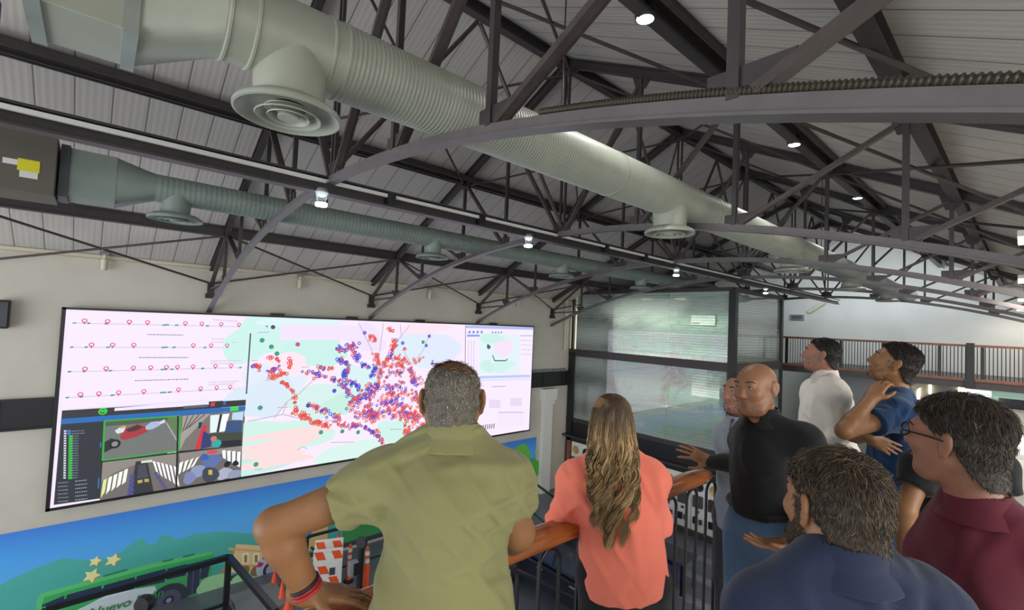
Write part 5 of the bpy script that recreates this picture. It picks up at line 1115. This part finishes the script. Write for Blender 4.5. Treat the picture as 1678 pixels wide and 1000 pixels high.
    for s_ in 'LR':
        a = J['an' + s_]; fl = float(J.get('floor', np.array(MZ))); dv = nrm(fw * np.array((1, 1, 0))); Q = Field(np.array((a[0] - .25, a[1] - .25, fl - .01)), np.array((a[0] + .25, a[1] + .25, fl + .16)), 0.008)
        Q.cone((a[0], a[1], fl + .05) - dv * 0.05, (a[0], a[1], fl + .042) + dv * 0.15, .047, .042, 0.03); Q.cone((a[0], a[1], fl + .05), (a[0], a[1], fl + .1), .045, .048, 0.03); Q.plane((0, 0, fl + 0.002), (0, 0, -1)); Q.mesh('shoe', M['rubber'], t, 1)
    return t, hc, H, hs, Mx
def eyes(t, hc, H, hs, brow='2a2018', bw=0.0042):
    W = lambda *p: hc + H @ (np.array(p) * hs)
    for sx in (-1, 1):
        e = MB().lathe([(0.0001, -.0105), (.0075, -.0075), (.0105, 0), (.0075, .0075), (.0001, .0105)], W(sx * .032, .0815, .011), H[:, 1], n=16).build('eye', M['eyewhite'], t, smooth=True)
        MB().lathe([(0.0001, .0112), (.003, .0109), (.0052, .0096), (.0052, .008)], W(sx * .032, .0815, .011), H[:, 1], n=14).build('iris', M['iris'], e, smooth=True)
    m = mat('eyebrow_hair', brow, 0.7)
    for sx in (-1, 1): MB().tube([W(sx * .014, .0935, .029), W(sx * .03, .0945, .034), W(sx * .044, .086, .033), W(sx * .053, .074, .026)], [bw * .7, bw, bw * .9, bw * .3], 6).build('eyebrow', m, t, smooth=True)
    MB().tube([W(-.02, .0925, -.068), W(-.008, .0985, -.0665), W(0, .098, -.0672), W(.008, .0985, -.0665), W(.02, .0925, -.068)], [.001, .003, .0026, .003, .001], 6).build('lips', M['lips'], t, smooth=True)
def hairline(y, x, front=0.092, side=0.012, back=-0.088):
    z = np.where(y < -0.02, back + (side - back) * np.clip((y + .1) / .08, 0, 1) ** 1.6, side + (front - side) * np.clip((y + .02) / .085, 0, 1) ** 1.3); return z
def short_hair(t, hc, H, hs, col, col2=None, mix=0.3, thick=0.012, length=0.03, n=5000, seed=0, front=0.092, side=0.012, back=-0.088, top=1.0, lift=0.25, flow=None, r=0.0007, mask=None, gray_low=0.0):
    """cap of hair on the skull plus fine strands lying along it"""
    rg = np.random.default_rng(seed); c0 = np.array((0, -.018, .03)); rad = np.array([.073, .094, .078])
    F = Field(hc - 0.17 * hs, hc + 0.17 * hs, 0.004)
    def fn(P):
        q = ((P - hc) @ H) / hs; e = (q - c0); up_ = np.clip((q[..., 2] - 0.02) / 0.08, 0, 1); th = thick * (0.45 + up_ * (top - 0.45)); rr = rad + th[..., None]
        k0 = np.linalg.norm(e / rr, axis=-1); k1 = np.linalg.norm(e / rr ** 2, axis=-1) + 1e-9; d = k0 * (k0 - 1) / k1
        dn = np.maximum(np.hypot(q[..., 0], (q[..., 1] + .034 - q[..., 2] * .12) * 1.0) - (.061 + thick * .3 + np.clip(q[..., 2] + .06, 0, .06) * .22), q[..., 2] - 0.0); hh = np.maximum(.02 - np.abs(d - dn), 0) / .02; d = np.minimum(d, dn) - hh * hh * .005
        hl = hairline(q[..., 1], q[..., 0], front, side, back); d = np.maximum(d, (hl - q[..., 2]) * 0.7)
        if mask is not None: d = np.maximum(d, mask(q))
        a = np.sin(q[..., 0] * 230 + 3 * np.sin(q[..., 1] * 60)) * np.sin(q[..., 1] * 170 + q[..., 2] * 120); return d * hs + 0.0016 * a
    F.apply(hc - 0.165 * hs, hc + 0.165 * hs, fn, 0.001)
    base = lin(col); b2 = lin(col2 or col)
    cm = mat('hair_base', tuple(0.85 * x for x in (np.array([int(col[i:i + 2], 16) for i in (0, 2, 4)]) / 255)), 0.7, var=0.3, scale=60)
    hr = F.mesh('hair', cm, t, 1)
    me = hr.data; Nv = len(me.vertices); V = np.empty(Nv * 3, np.float32); me.vertices.foreach_get('co', V); V = V.reshape(-1, 3) + np.array(base_of(hr)); Nn = np.empty(Nv * 3, np.float32); me.vertices.foreach_get('normal', Nn); Nn = Nn.reshape(-1, 3)
    q = ((V - hc) @ H) / hs; nn = Nn @ H; out = q - np.array((0, -.02, .0)); out[:, 2] *= 0.6; out /= np.linalg.norm(out, axis=1, keepdims=True)
    ok = ((nn * out).sum(1) > .3) & (q[:, 2] > hairline(q[:, 1], q[:, 0], front, side, back) - .004); k = rg.choice(np.where(ok)[0], n); q, nn = q[k] + rg.normal(0, .0022, (n, 3)), nn[k]
    if flow is None: fl = np.stack([q[:, 0] * 3, -0.25 - q[:, 1] * 2.0, -1.2 * np.ones(len(q))], 1)
    else: fl = flow(q)
    cl = np.stack([np.sin(q @ np.array((130., 70, 40))), np.sin(q @ np.array((50., -120, 90))), np.sin(q @ np.array((-80., 60, 110)))], 1)
    fl = fl + rg.normal(0, 0.22, fl.shape) + .35 * cl; tg = fl - nn * (fl * nn).sum(1, keepdims=True); tg /= np.linalg.norm(tg, axis=1, keepdims=True) + 1e-9
    up_ = np.clip((q[:, 2] - 0.02) / 0.08, 0, 1); L = length * (0.4 + 0.6 * up_) * np.clip(1 + (q[:, 2] + .02) * 9, .35, 1) * rg.uniform(0.6, 1.2, len(q)); s_ = np.linspace(0, 1, 6)
    p = q[:, None] - nn[:, None] * .002 + tg[:, None] * (L[:, None, None] * s_[None, :, None]) + nn[:, None] * ((L * lift * .35)[:, None] * np.sin(s_ * 2.4)[None] - (L[:, None] * s_[None]) ** 2 / .19)[..., None]
    W = hc + (p * hs) @ H.T; f = (rg.random(len(q)) < (mix + gray_low * np.clip(-(q[:, 2] - 0.05) / 0.1, 0, 1)))[:, None]; C = np.where(f, np.array(b2), np.array(base)) * 1.0 * rg.uniform(0.7, 1.3, (len(q), 1))
    strands('hair_strands', W, np.full(len(q), r) * rg.uniform(.7, 1.3, len(q)), C, M['hair'], hr)
    return hr
def stubble(t, hc, H, hs, col, n=2600, seed=0, r=0.0006, region=None, ln=0.009):
    """short beard rooted on the skin of the jaw"""
    rg = np.random.default_rng(seed); body = [c for c in t.children if c.name.startswith('body')][0]; me = body.data; N = len(me.vertices)
    V = np.empty(N * 3, np.float32); me.vertices.foreach_get('co', V); V = V.reshape(-1, 3) + np.array(base_of(body)); Nn = np.empty(N * 3, np.float32); me.vertices.foreach_get('normal', Nn); Nn = Nn.reshape(-1, 3)
    q = ((V - hc) @ H) / hs; x, y, z = np.abs(q[:, 0]), q[:, 1], q[:, 2]
    ok = (z < .015) & (z > -.135) & (y > -.012 + np.clip(-z - .1, 0, 1) * 1.5) & (np.abs(q[:, 0]) < .09) & (y < .14) & ~((z > -.085) & (x < .03) & (y > .08) & ~((z > -.060) & (z < -.046) & (x < .03))) & ~((z > -.062) & (x < .05) & (y > .06) & ~((z > -.060) & (z < -.046) & (x < .034))) & ((z < -.035 - np.clip(y - .02, 0, 1) * .55 + np.where(x < .034, .04, 0)) | ((y < .028) & (x > .05) & (z < .015)))
    ok &= ((q[:, 1] + .03) > 0.0)
    if region is not None: ok &= region(q)
    idx = np.where(ok)[0]
    if len(idx) == 0: return
    k = rg.choice(idx, n); p = V[k] + rg.normal(0, .0028, (n, 3)); nn = Nn[k]; s_ = np.linspace(0, 1, 4)
    dn = (H @ np.array((0, .15, -1)))[None]; tg = dn - nn * (dn * nn).sum(1, keepdims=True)
    P_ = p[:, None] - nn[:, None] * .001 + (nn * 0.35 + tg * 0.8)[:, None] * (s_ * ln)[None, :, None]
    C = np.tile(np.array(lin(col)), (n, 1)) * rg.uniform(.7, 1.4, (n, 1)); strands('beard', P_, np.full(n, r), C, M['hair'], t)
# ------------------------------------------------------------------ the visitors on the mezzanine
_r2 = nrm(np.array((cr[0], cr[1], 0))); _f2 = nrm(np.array((-cb[0], -cb[1], 0)))
def dv(a, c, z=0.0): return _r2 * a + _f2 * c + np.array((0, 0, z))
def hframe(f, roll=0.0):
    u = np.array((0, 0, 1.0)); R_ = rot_to(u, np.array((f[0], f[1], 0)))
    p = math.atan2(f[2], math.hypot(f[0], f[1])); f2 = R_[:, 1] * math.cos(p) + u * math.sin(p); u2 = u * math.cos(p) - R_[:, 1] * math.sin(p); r = R_[:, 0]
    if roll: r, u2 = r * math.cos(roll) + u2 * math.sin(roll), u2 * math.cos(roll) - r * math.sin(roll)
    return np.stack([r, f2, u2], 1)
def legs(J, fw, floor=MZ, spread=0.09, lean=0.0):
    up = nrm(J['neck'] - J['pelvis']); rt = nrm(np.cross(nrm(fw), (0, 0, 1))); p = J['pelvis']; f = nrm(np.array((fw[0], fw[1], 0)))
    for s_, sg in (('L', -1), ('R', 1)):
        J['hip' + s_] = p + rt * sg * 0.085 - np.array((0, 0, 0.04)); an = np.array((p[0], p[1], 0)) + rt * sg * spread - f * lean; an[2] = floor + 0.085; J['an' + s_] = an; kn = (J['hip' + s_] + an) / 2 + f * 0.025; J['kn' + s_] = kn
    return J
SK1, SK2, SK3 = skin_mat('tan_skin', '8d6341'), skin_mat('warm_skin', '8e6448'), skin_mat('ruddy_skin', '946853')
jeans = cloth_mat('blue_denim', '4a6684', var=0.2, bscale=500); dark = cloth_mat('black_trouser_cloth', '17161a'); khaki = cloth_mat('dark_trouser_cloth', '2d2c30')

# man in the green polo, leaning on the handrail with his back to us
fw = dv(-0.12, 0.99); J = dict(neck=dep(742, 735, 1.27), pelvis=dep(714, 1090, 1.14), shL=dep(632, 792, 1.25), shR=dep(820, 792, 1.23), elL=dep(450, 862, 1.2), wrL=dep(506, 972, 1.24), elR=dep(848, 872, 1.27), wrR=onZ(822, 893, -0.775))
legs(J, fw, lean=-0.02); H = hframe(dv(-0.14, 0.99, -0.05), 0.02)
def polo_more(S, Mx): pass
t, hc, H, hs, Mx = person('man in a light green polo shirt leaning his bent left arm on the wooden handrail', J, SK1, (dep(741, 655, 1.32), H, 1.0),
    {'L': dict(d=dv(0.95, 0.25, -0.12), n=(0, 0, -1), curls=(.35, .3, .35, .4), spread=.08), 'R': dict(d=dv(-.3, .9, -.1), n=(0, 0, -1), curls=(.5, .5, .5, .5))},
    dict(mat=cloth_mat('green_pique', '838156', bscale=700), sleeve=0.42, sl_r=(.062, .07), loose=0.012, hem=-0.1, fold=0.012, freq=30, g=1.03, cup=0.0, ch=0.034), dark, h=0.005, seed=1, girth=1.12, arms=(.052, .045, .032), head_kw=dict(full=1.05))
eyes(t, hc, H, hs)
short_hair(t, hc, H, hs, '665f55', 'aca697', 0.35, 0.004, 0.012, 7500, 1, front=0.075, side=0.0, back=-0.105, gray_low=0.35, lift=0.5, r=0.0006, mask=lambda q: .058 - np.linalg.norm(q - np.array((.008, -.03, .105)), axis=-1) * (1 + .0 * q[..., 0]))
rg = np.random.default_rng(21); n = 700; a_ = rg.uniform(0, 6.28, n); r_ = .066 * np.sqrt(rg.random(n)); q_ = np.stack([.008 + r_ * np.cos(a_), -.03 + r_ * np.sin(a_), .03 + .0785 * np.sqrt(np.clip(1 - ((.008 + r_ * np.cos(a_)) / .073) ** 2 - ((-.012 + r_ * np.sin(a_)) / .094) ** 2, 0, 1))], 1)
d_ = np.stack([-np.sin(a_) + .6 * np.cos(a_), np.cos(a_) + .6 * np.sin(a_), .1 * np.ones(n)], 1) + rg.normal(0, .3, (n, 3)); A = q_[:, None] + d_[:, None] * (np.linspace(0, .014, 5))[None, :, None]; A[..., 2] -= (np.linspace(0, 1, 5) ** 2 * .002)[None]
strands('crown_hair', hc + (A * hs) @ H.T, np.full(n, .0005), np.tile(np.array(lin('4a3c30')), (n, 1)) * rg.uniform(.7, 1.4, (n, 1)), M['hair'], t)
for k, (c, z) in enumerate((('b3262a', 0.0), ('8e1d24', 0.011), ('1d1a1c', 0.02))):
    a = J['wrL'] + nrm(J['elL'] - J['wrL']) * (0.012 + z); ax = nrm(J['elL'] - J['wrL']); u = nrm(np.cross(ax, (0, 0, 1))); v = np.cross(ax, u)
    MB().tube([a + .036 * (math.cos(q) * u + math.sin(q) * v) for q in np.linspace(0, 2 * PI, 25)], .0052, 8).build('bracelet', mat('cord_%d' % k, c, 0.6), t, smooth=True)

# woman in the coral blouse
fw = dv(0.1, 0.99); J = dict(neck=dep(1003, 752, 1.93), pelvis=dep(1022, 935, 1.88), shL=dep(947, 791, 1.93), shR=dep(1062, 791, 1.9), elL=dep(922, 846, 1.96), wrL=onZ(958, 832, -0.765), elR=dep(1078, 852, 1.95), wrR=onZ(1062, 808, -0.765))
legs(J, fw); H = hframe(dv(0.02, 1.0, -0.02), -0.02)
t, hc, H, hs, Mx = person('woman with long wavy blond hair in a coral blouse leaning on the handrail', J, SK2, (dep(1000, 690, 1.95), H, 0.95),
    {'L': dict(d=dv(.2, .9, 0), n=(0, 0, -1)), 'R': dict(d=dv(-.3, .9, 0), n=(0, 0, -1))},
    dict(mat=cloth_mat('coral_cotton', 'f5826c', bscale=300), sleeve=1.35, sleeveL=1.85, sl_r=(.054, .07), cuff=.048, loose=0.014, hem=-0.07, fold=0.014, freq=22, drop=.128, band=True, cr=0.9), dark, h=0.006, seed=2, female=True, arms=(.036, .032, .025))
eyes(t, hc, H, hs)
# long hair: an under-layer plus wavy locks falling down her back
F = Field(hc - np.array((.22, .22, .56)), hc + np.array((.22, .22, .2)), 0.006); Wp = lambda *p: hc + H @ (np.array(p) * hs)
F.ell(Wp(0, -.022, .035), np.array([.08, .096, .083]) * hs, H, 0.03); F.cone(Wp(0, -.06, -.0), Wp(0, -.085, -.2), .066, .05, 0.05); F.cone(Wp(0, -.095, -.2), Wp(.0, -.105, -.36), .045, .02, 0.05); F.ell(Wp(0, .07, -.03), np.array([.062, .075, .1]), H, 0.02, sub=True)
F.displace(lambda P: 0.004 * np.sin(((P - hc) @ H)[:, 0] * 160 + 2 * np.sin(P[:, 2] * 30)))
hr = F.mesh('hair', mat('blond_hair_base', '51402c', 0.6, var=0.4, scale=30), t, 1)
rg = np.random.default_rng(5); n = 4600; nl = 30; lid = rg.integers(0, nl, n); thl = np.linspace(-1.75, 1.75, nl) + rg.normal(0, .05, nl); thr = np.clip(thl[lid] + rg.normal(0, .12, n), -1.85, 1.85); ph = rg.uniform(0.05, 1.5, n); Mn = 36; s_ = np.linspace(0, 1, Mn)
rr = np.array([.083, .1, .087]); c0 = np.array((0, -.022, .035))
root = c0 + np.stack([np.sin(thr) * np.sin(ph), -np.cos(thr) * np.sin(ph), np.cos(ph)], 1) * rr
th = thl[lid]; lay = rg.uniform(0, .016, nl)[lid]; endl = (-.43 + .11 * np.abs(thl) / 1.75 + rg.normal(0, .03, nl))[lid] + rg.normal(0, .012, n)
end = np.stack([np.sin(th) * .07 + rg.normal(0, .0045, n), -.150 - np.cos(th) * .03 - lay + rg.normal(0, .004, n), endl], 1)
mid = np.stack([np.sin(th) * .106 + rg.normal(0, .006, n), -.05 - np.cos(th) * .092 - lay + rg.normal(0, .004, n), -.11 * np.ones(n)], 1)
A = root[:, None] * ((1 - s_) ** 2)[None, :, None] + mid[:, None] * (2 * s_ * (1 - s_) * 1.12)[None, :, None] + end[:, None] * (s_ ** 2)[None, :, None]
lph = (np.arange(nl) * 1.9 + rg.uniform(-.5, .5, nl))[lid] + rg.normal(0, .12, n); lfr = rg.uniform(18, 24, nl)[lid]; am = 0.021 * np.clip(s_ * 1.7 - .35, 0, 1)
A[..., 0] += am[None] * np.sin(lfr[:, None] * s_[None] + lph[:, None]); A[..., 1] += -.004 + am[None] * .8 * np.cos(lfr[:, None] * s_[None] + lph[:, None])
e = A - c0; kk = np.linalg.norm(e / rr, axis=-1, keepdims=True); A = np.where((A[..., 2:3] > -.03), c0 + e * np.maximum(1.02, 1 / kk), A)
dk = rg.random(n) < .4; base_c = np.where(dk[:, None], np.array(lin('76603f')), np.where((rg.random(n) < .5)[:, None], np.array(lin('d2b386')), np.array(lin('b39566')))) * rg.uniform(.85, 1.2, (n, 1)) * rg.uniform(.75, 1.25, nl)[lid][:, None]; rootc = np.array(lin('4f3e2c'))
w_ = np.clip((s_ - .03) / .25, 0, 1)[None, :, None]; cols = rootc * (1 - w_) + base_c[:, None] * w_
strands('hair_locks', hc + (A * hs) @ H.T, rg.uniform(.0009, .002, n), cols, M['hair'], hr)
n = 420; th = rg.uniform(-1, 1, n); s_ = np.linspace(0, 1, 14); sg = np.sign(th); ta = np.abs(th)
def onskull(a, z): v = np.stack([np.sin(a), -np.cos(a), np.full_like(a, 0)], 1); return v, z
ang = sg * 2.1; az = ang[:, None] * (1 - s_)[None] + (.12 * th)[:, None] * s_[None]; zz_ = (.045 + .05 * ta)[:, None] * (1 - s_)[None] + (.06 + .016 * rg.normal(size=n))[:, None] * s_[None] + .02 * np.sin(s_ * PI)[None]
rad_ = np.sqrt(np.clip(1 - ((zz_ - .035) / .09) ** 2, .05, 1)); A = np.stack([np.sin(az) * .086 * rad_, -.022 - np.cos(az) * .104 * rad_, zz_], -1)
strands('tied_back_hair', hc + (A * hs) @ H.T, rg.uniform(.0009, .0016, n), np.tile(np.array(lin('7d6344')), (n, 1)) * rg.uniform(.6, 1.4, (n, 1)), M['hair'], hr)

# bald man in the black shirt, reaching for the end of the rail
fw = dv(-0.80, -0.6); J = dict(neck=dep(1250, 697, 2.12), pelvis=dep(1256, 875, 2.1), shR=dep(1226, 722, 2.25), shL=dep(1318, 724, 2.02), elR=dep(1228, 762, 2.42), wrR=dep(1163, 757, 2.62), elL=dep(1340, 812, 1.98), wrL=dep(1296, 893, 1.86))
legs(J, fw); H = hframe(dv(-0.86, -0.5, -0.06), -0.06)
t, hc, H, hs, Mx = person('bald man in a black shirt and jeans facing us, hand on the rail end', J, SK2, (dep(1238, 635, 2.13), H, 1.0),
    {'R': dict(d=dv(-.88, .15, .38), n=dv(-.3, .8, -.5), curls=(.25, .2, .3, .35), spread=.24, thumb=.9), 'L': dict(d=dv(-.95, .1, -.05), n=(0, 0, 1), curls=(.3, .3, .35, .4), spread=.06)},
    dict(mat=cloth_mat('black_shirt_cloth', '121214'), vee=.06, sleeve=1.94, sl_r=(.06, .064), cuff=.038, loose=0.012, hem=0.1, waist=0.14, fold=0.009, freq=24, ch=.04), jeans, h=0.006, seed=3, girth=1.04)
eyes(t, hc, H, hs, '3a2c22', 0.0036); stubble(t, hc, H, hs, '4a3a30', 1500, 3, 0.0004, None, .004)
for k in range(6):
    up = Mx[:, 2]; fwd_ = Mx[:, 1]; c = J['pelvis'] + up * (0.14 + 0.07 * k)
belt = cloth_mat('leather_belt', '141214', 0.5); ring = [J['pelvis'] + Mx[:, 2] * 0.125 + Mx[:, 0] * .165 * math.cos(a) + Mx[:, 1] * .13 * math.sin(a) for a in np.linspace(0, 2 * PI, 33)]
MB().tube(ring, .012, 6).build('belt', belt, t, smooth=True)

# man in grey behind him
fw = dv(-0.85, -0.5); J = dict(neck=dep(1214, 702, 2.66), pelvis=dep(1222, 850, 2.66), shR=dep(1192, 716, 2.76), shL=dep(1262, 722, 2.6), elR=dep(1196, 790, 2.72), wrR=dep(1206, 840, 2.62), elL=dep(1268, 800, 2.6), wrL=dep(1262, 862, 2.6))
legs(J, fw); H = hframe(dv(-0.95, -0.3, 0), 0)
t, hc, H, hs, Mx = person('man in a grey shirt almost hidden behind the bald man', J, SK3, (dep(1214, 643, 2.66), H, 0.98), {'R': dict(d=(0, 0, -1), n=dv(0, -1)), 'L': dict(d=(0, 0, -1), n=dv(0, -1))},
    dict(mat=cloth_mat('grey_knit', '7e838c'), sleeve=1.9, loose=0.01, hem=-0.05, fold=0.006, freq=18, fine=False), khaki, h=0.0075, seed=4)
eyes(t, hc, H, hs); short_hair(t, hc, H, hs, '2c241f', None, 0, 0.006, 0.012, 1500, 4); stubble(t, hc, H, hs, '2c211c', 1200, 4)

# man in the white shirt, in profile
fw = dv(-0.78, 0.62); J = dict(neck=dep(1353, 624, 3.26), pelvis=dep(1360, 748, 3.26), shL=dep(1368, 645, 3.12), shR=dep(1334, 640, 3.42), elL=dep(1374, 712, 3.1), wrL=dep(1340, 748, 3.1), elR=dep(1322, 700, 3.44), wrR=dep(1306, 740, 3.4))
legs(J, fw); H = hframe(dv(-0.80, 0.6, 0.10))
t, hc, H, hs, Mx = person('dark haired man in a white shirt looking left, beyond the bald man', J, SK3, (dep(1345, 581, 3.27), H, 0.98), {'R': dict(d=(0, 0, -1), n=dv(1, 0)), 'L': dict(d=(0, 0, -1), n=dv(0, 1))},
    dict(mat=cloth_mat('white_shirt_cloth', 'd9d2c6'), vee=.05, sleeve=1.9, sl_r=(.062, .072), loose=0.018, hem=-0.1, fold=0.01, freq=22, ch=.042), khaki, h=0.0065, seed=5, girth=1.08)
eyes(t, hc, H, hs); short_hair(t, hc, H, hs, '1d1815', None, 0, 0.013, 0.03, 3500, 5, lift=.4); stubble(t, hc, H, hs, '33261f', 900, 5, 0.0005, None, .005)

# man in the blue T-shirt, hand on his chin
fw = dv(-0.76, 0.65); J = dict(neck=dep(1471, 650, 2.7), pelvis=dep(1474, 800, 2.72), shL=dep(1470, 680, 2.54), shR=dep(1442, 672, 2.9), elL=dep(1384, 706, 2.46), wrL=dep(1426, 655, 2.52), elR=dep(1398, 712, 2.78), wrR=dep(1424, 716, 2.54))
legs(J, fw); H = hframe(dv(-0.76, 0.62, 0.32))
t, hc, H, hs, Mx = person('man in a blue T-shirt looking up with a hand at his chin and arms crossed', J, SK1, (dep(1464, 595, 2.7), H, 1.0),
    {'L': dict(d=dv(.55, .1, .75), n=dv(.5, .35, -.4), curls=(.9, 1.0, 1.0, 1.0), spread=.04, thumb=.5), 'R': dict(d=dv(.86, -.12, -.42), n=dv(.1, .95, .1), curls=(.25, .22, .25, .3), spread=.08, thumb=.8)},
    dict(mat=cloth_mat('blue_jersey', '1d3d63'), sleeve=0.46, sl_r=(.062, .072), loose=0.012, hem=-0.08, fold=0.009, freq=24, ch=.022, band=True), jeans, h=0.006, seed=6, arms=(.05, .043, .03))
eyes(t, hc, H, hs); short_hair(t, hc, H, hs, '1f1714', None, 0, 0.016, 0.022, 5000, 6, front=.082, lift=.7, top=1.2); stubble(t, hc, H, hs, '2a1d17', 1100, 6, 0.0005)

# person in the black T-shirt, mostly hidden
fw = dv(-0.35, 0.93); J = dict(neck=dep(1570, 742, 2.2), pelvis=dep(1572, 905, 2.2), shL=dep(1510, 766, 2.22), shR=dep(1628, 768, 2.1), elL=dep(1484, 838, 2.16), wrL=dep(1484, 905, 2.16), elR=dep(1650, 850, 2.05), wrR=dep(1640, 920, 2.05))
legs(J, fw); H = hframe(dv(-0.45, 0.9, -.05))
t, hc, H, hs, Mx = person('person in a black T-shirt and jeans hidden behind the man with glasses', J, SK1, (dep(1573, 692, 2.2), H, 0.95), {'R': dict(d=(0, 0, -1), n=dv(-1, 0)), 'L': dict(d=(0, 0, -1), n=dv(1, 0))},
    dict(mat=cloth_mat('black_jersey', '141416'), sleeve=0.5, loose=0.012, hem=-0.05, fold=0.006, fine=False, band=True, ch=.02), jeans, h=0.0075, seed=7)
eyes(t, hc, H, hs); short_hair(t, hc, H, hs, '1d1815', None, 0, 0.01, 0.02, 1500, 7)

# man with glasses in the maroon polo
fw = dv(-0.3, 0.95); J = dict(neck=dep(1604, 840, 1.31), pelvis=dep(1640, 1130, 1.3), shL=dep(1540, 915, 1.4), shR=dep(1712, 915, 1.22), elL=dep(1500, 1040, 1.42), wrL=dep(1450, 1090, 1.5), elR=dep(1790, 1060, 1.2), wrR=dep(1700, 1130, 1.3))
legs(J, fw); H = hframe(dv(-0.36, 0.93, 0.03), 0.03)
t, hc, H, hs, Mx = person('man with dark glasses and a maroon polo shirt at the right edge', J, SK3, (dep(1565, 721, 1.34), H, 1.02), {'R': dict(d=dv(-.5, .8), n=(0, 0, -1)), 'L': dict(d=dv(-.6, .6), n=(0, 0, 1))},
    dict(mat=cloth_mat('maroon_pique', '5c1f2e', bscale=700), vee=.05, sleeve=0.75, sl_r=(.068, .076), loose=0.012, hem=-0.1, fold=0.009, freq=24, cup=-0.006, ch=.034), dark, h=0.005, seed=8, girth=1.06, head_kw=dict(full=1.1, nose=1.15))
eyes(t, hc, H, hs); short_hair(t, hc, H, hs, '3b322b', '6d6358', 0.12, 0.021, 0.04, 8000, 8, front=.078, side=0.012, back=-.108, lift=.5, top=1.15, gray_low=.25)
W = lambda *p: hc + H @ (np.array(p) * hs)
gl = mat('black_spectacle_frame', '15161a', 0.3); g = None
B = MB()
for sx in (-1, 1): B.tube([W(sx * .034 + .025 * math.copysign(abs(math.cos(a)) ** .75, math.cos(a)), .108 - abs(sx * .034 + .025 * math.cos(a)) * .12, .008 + .019 * math.copysign(abs(math.sin(a)) ** .75, math.sin(a))) for a in np.linspace(0, 2 * PI, 29)], .0023, 8)
B.tube([W(-.010, .108, .012), W(0, .111, .014), W(.010, .108, .012)], .002, 6)
for sx in (-1, 1): B.tube([W(sx * .058, .1, .012), W(sx * .076, .088, .012), W(sx * .083, .02, .010), W(sx * .085, -.02, .006), W(sx * .084, -.035, -.015)], .0024, 6)
gobj = B.build('glasses', gl, t, smooth=True)
for sx in (-1, 1): MB().lathe([(.0001, 0.001), (.019, 0), (.019, -.001), (.0001, 0)], W(sx * .034, .104, .008), H[:, 1], n=20).build('lens', M['lens'], gobj, smooth=True)

# man in navy in the foreground, seen from behind
fw = dv(0.02, 1.0); J = dict(neck=dep(1386, 938, 0.98), pelvis=dep(1385, 1330, 0.98), shL=dep(1258, 1008, 0.99), shR=dep(1510, 1004, 0.97), elL=dep(1196, 1230, 1.0), wrL=dep(1230, 1330, 1.15), elR=dep(1580, 1220, 0.96), wrR=dep(1540, 1340, 1.1))
legs(J, fw); H = hframe(dv(-0.10, 0.99, -0.05), 0.0)
t, hc, H, hs, Mx = person('bearded man in a navy jacket in the foreground, seen from behind', J, SK2, (dep(1366, 829, 1.03), H, 1.02), {'R': dict(d=dv(-.3, .9), n=(0, 0, -1)), 'L': dict(d=dv(.2, .9), n=(0, 0, -1))},
    dict(mat=cloth_mat('navy_cloth', '232c44'), sleeve=1.9, sl_r=(.068, .072), loose=0.016, hem=-0.1, fold=0.008, freq=20, cup=0.0, ch=.036), dark, h=0.005, seed=9, girth=1.08, head_kw=dict(full=1.06))
eyes(t, hc, H, hs)
def swirl(q):
    c = np.array((.02, -.07, .085)); d = q - c; tang = np.stack([-d[:, 1], d[:, 0], 0 * d[:, 0]], 1); return d * 14 + tang * 8 + np.array((0, 0.1, -.35))
short_hair(t, hc, H, hs, '42372c', '74634a', 0.18, 0.013, 0.034, 11000, 9, front=.085, side=0.01, back=-.08, lift=.55, top=1.15, flow=swirl, r=0.0006)
stubble(t, hc, H, hs, '40342b', 9000, 9, 0.0005)
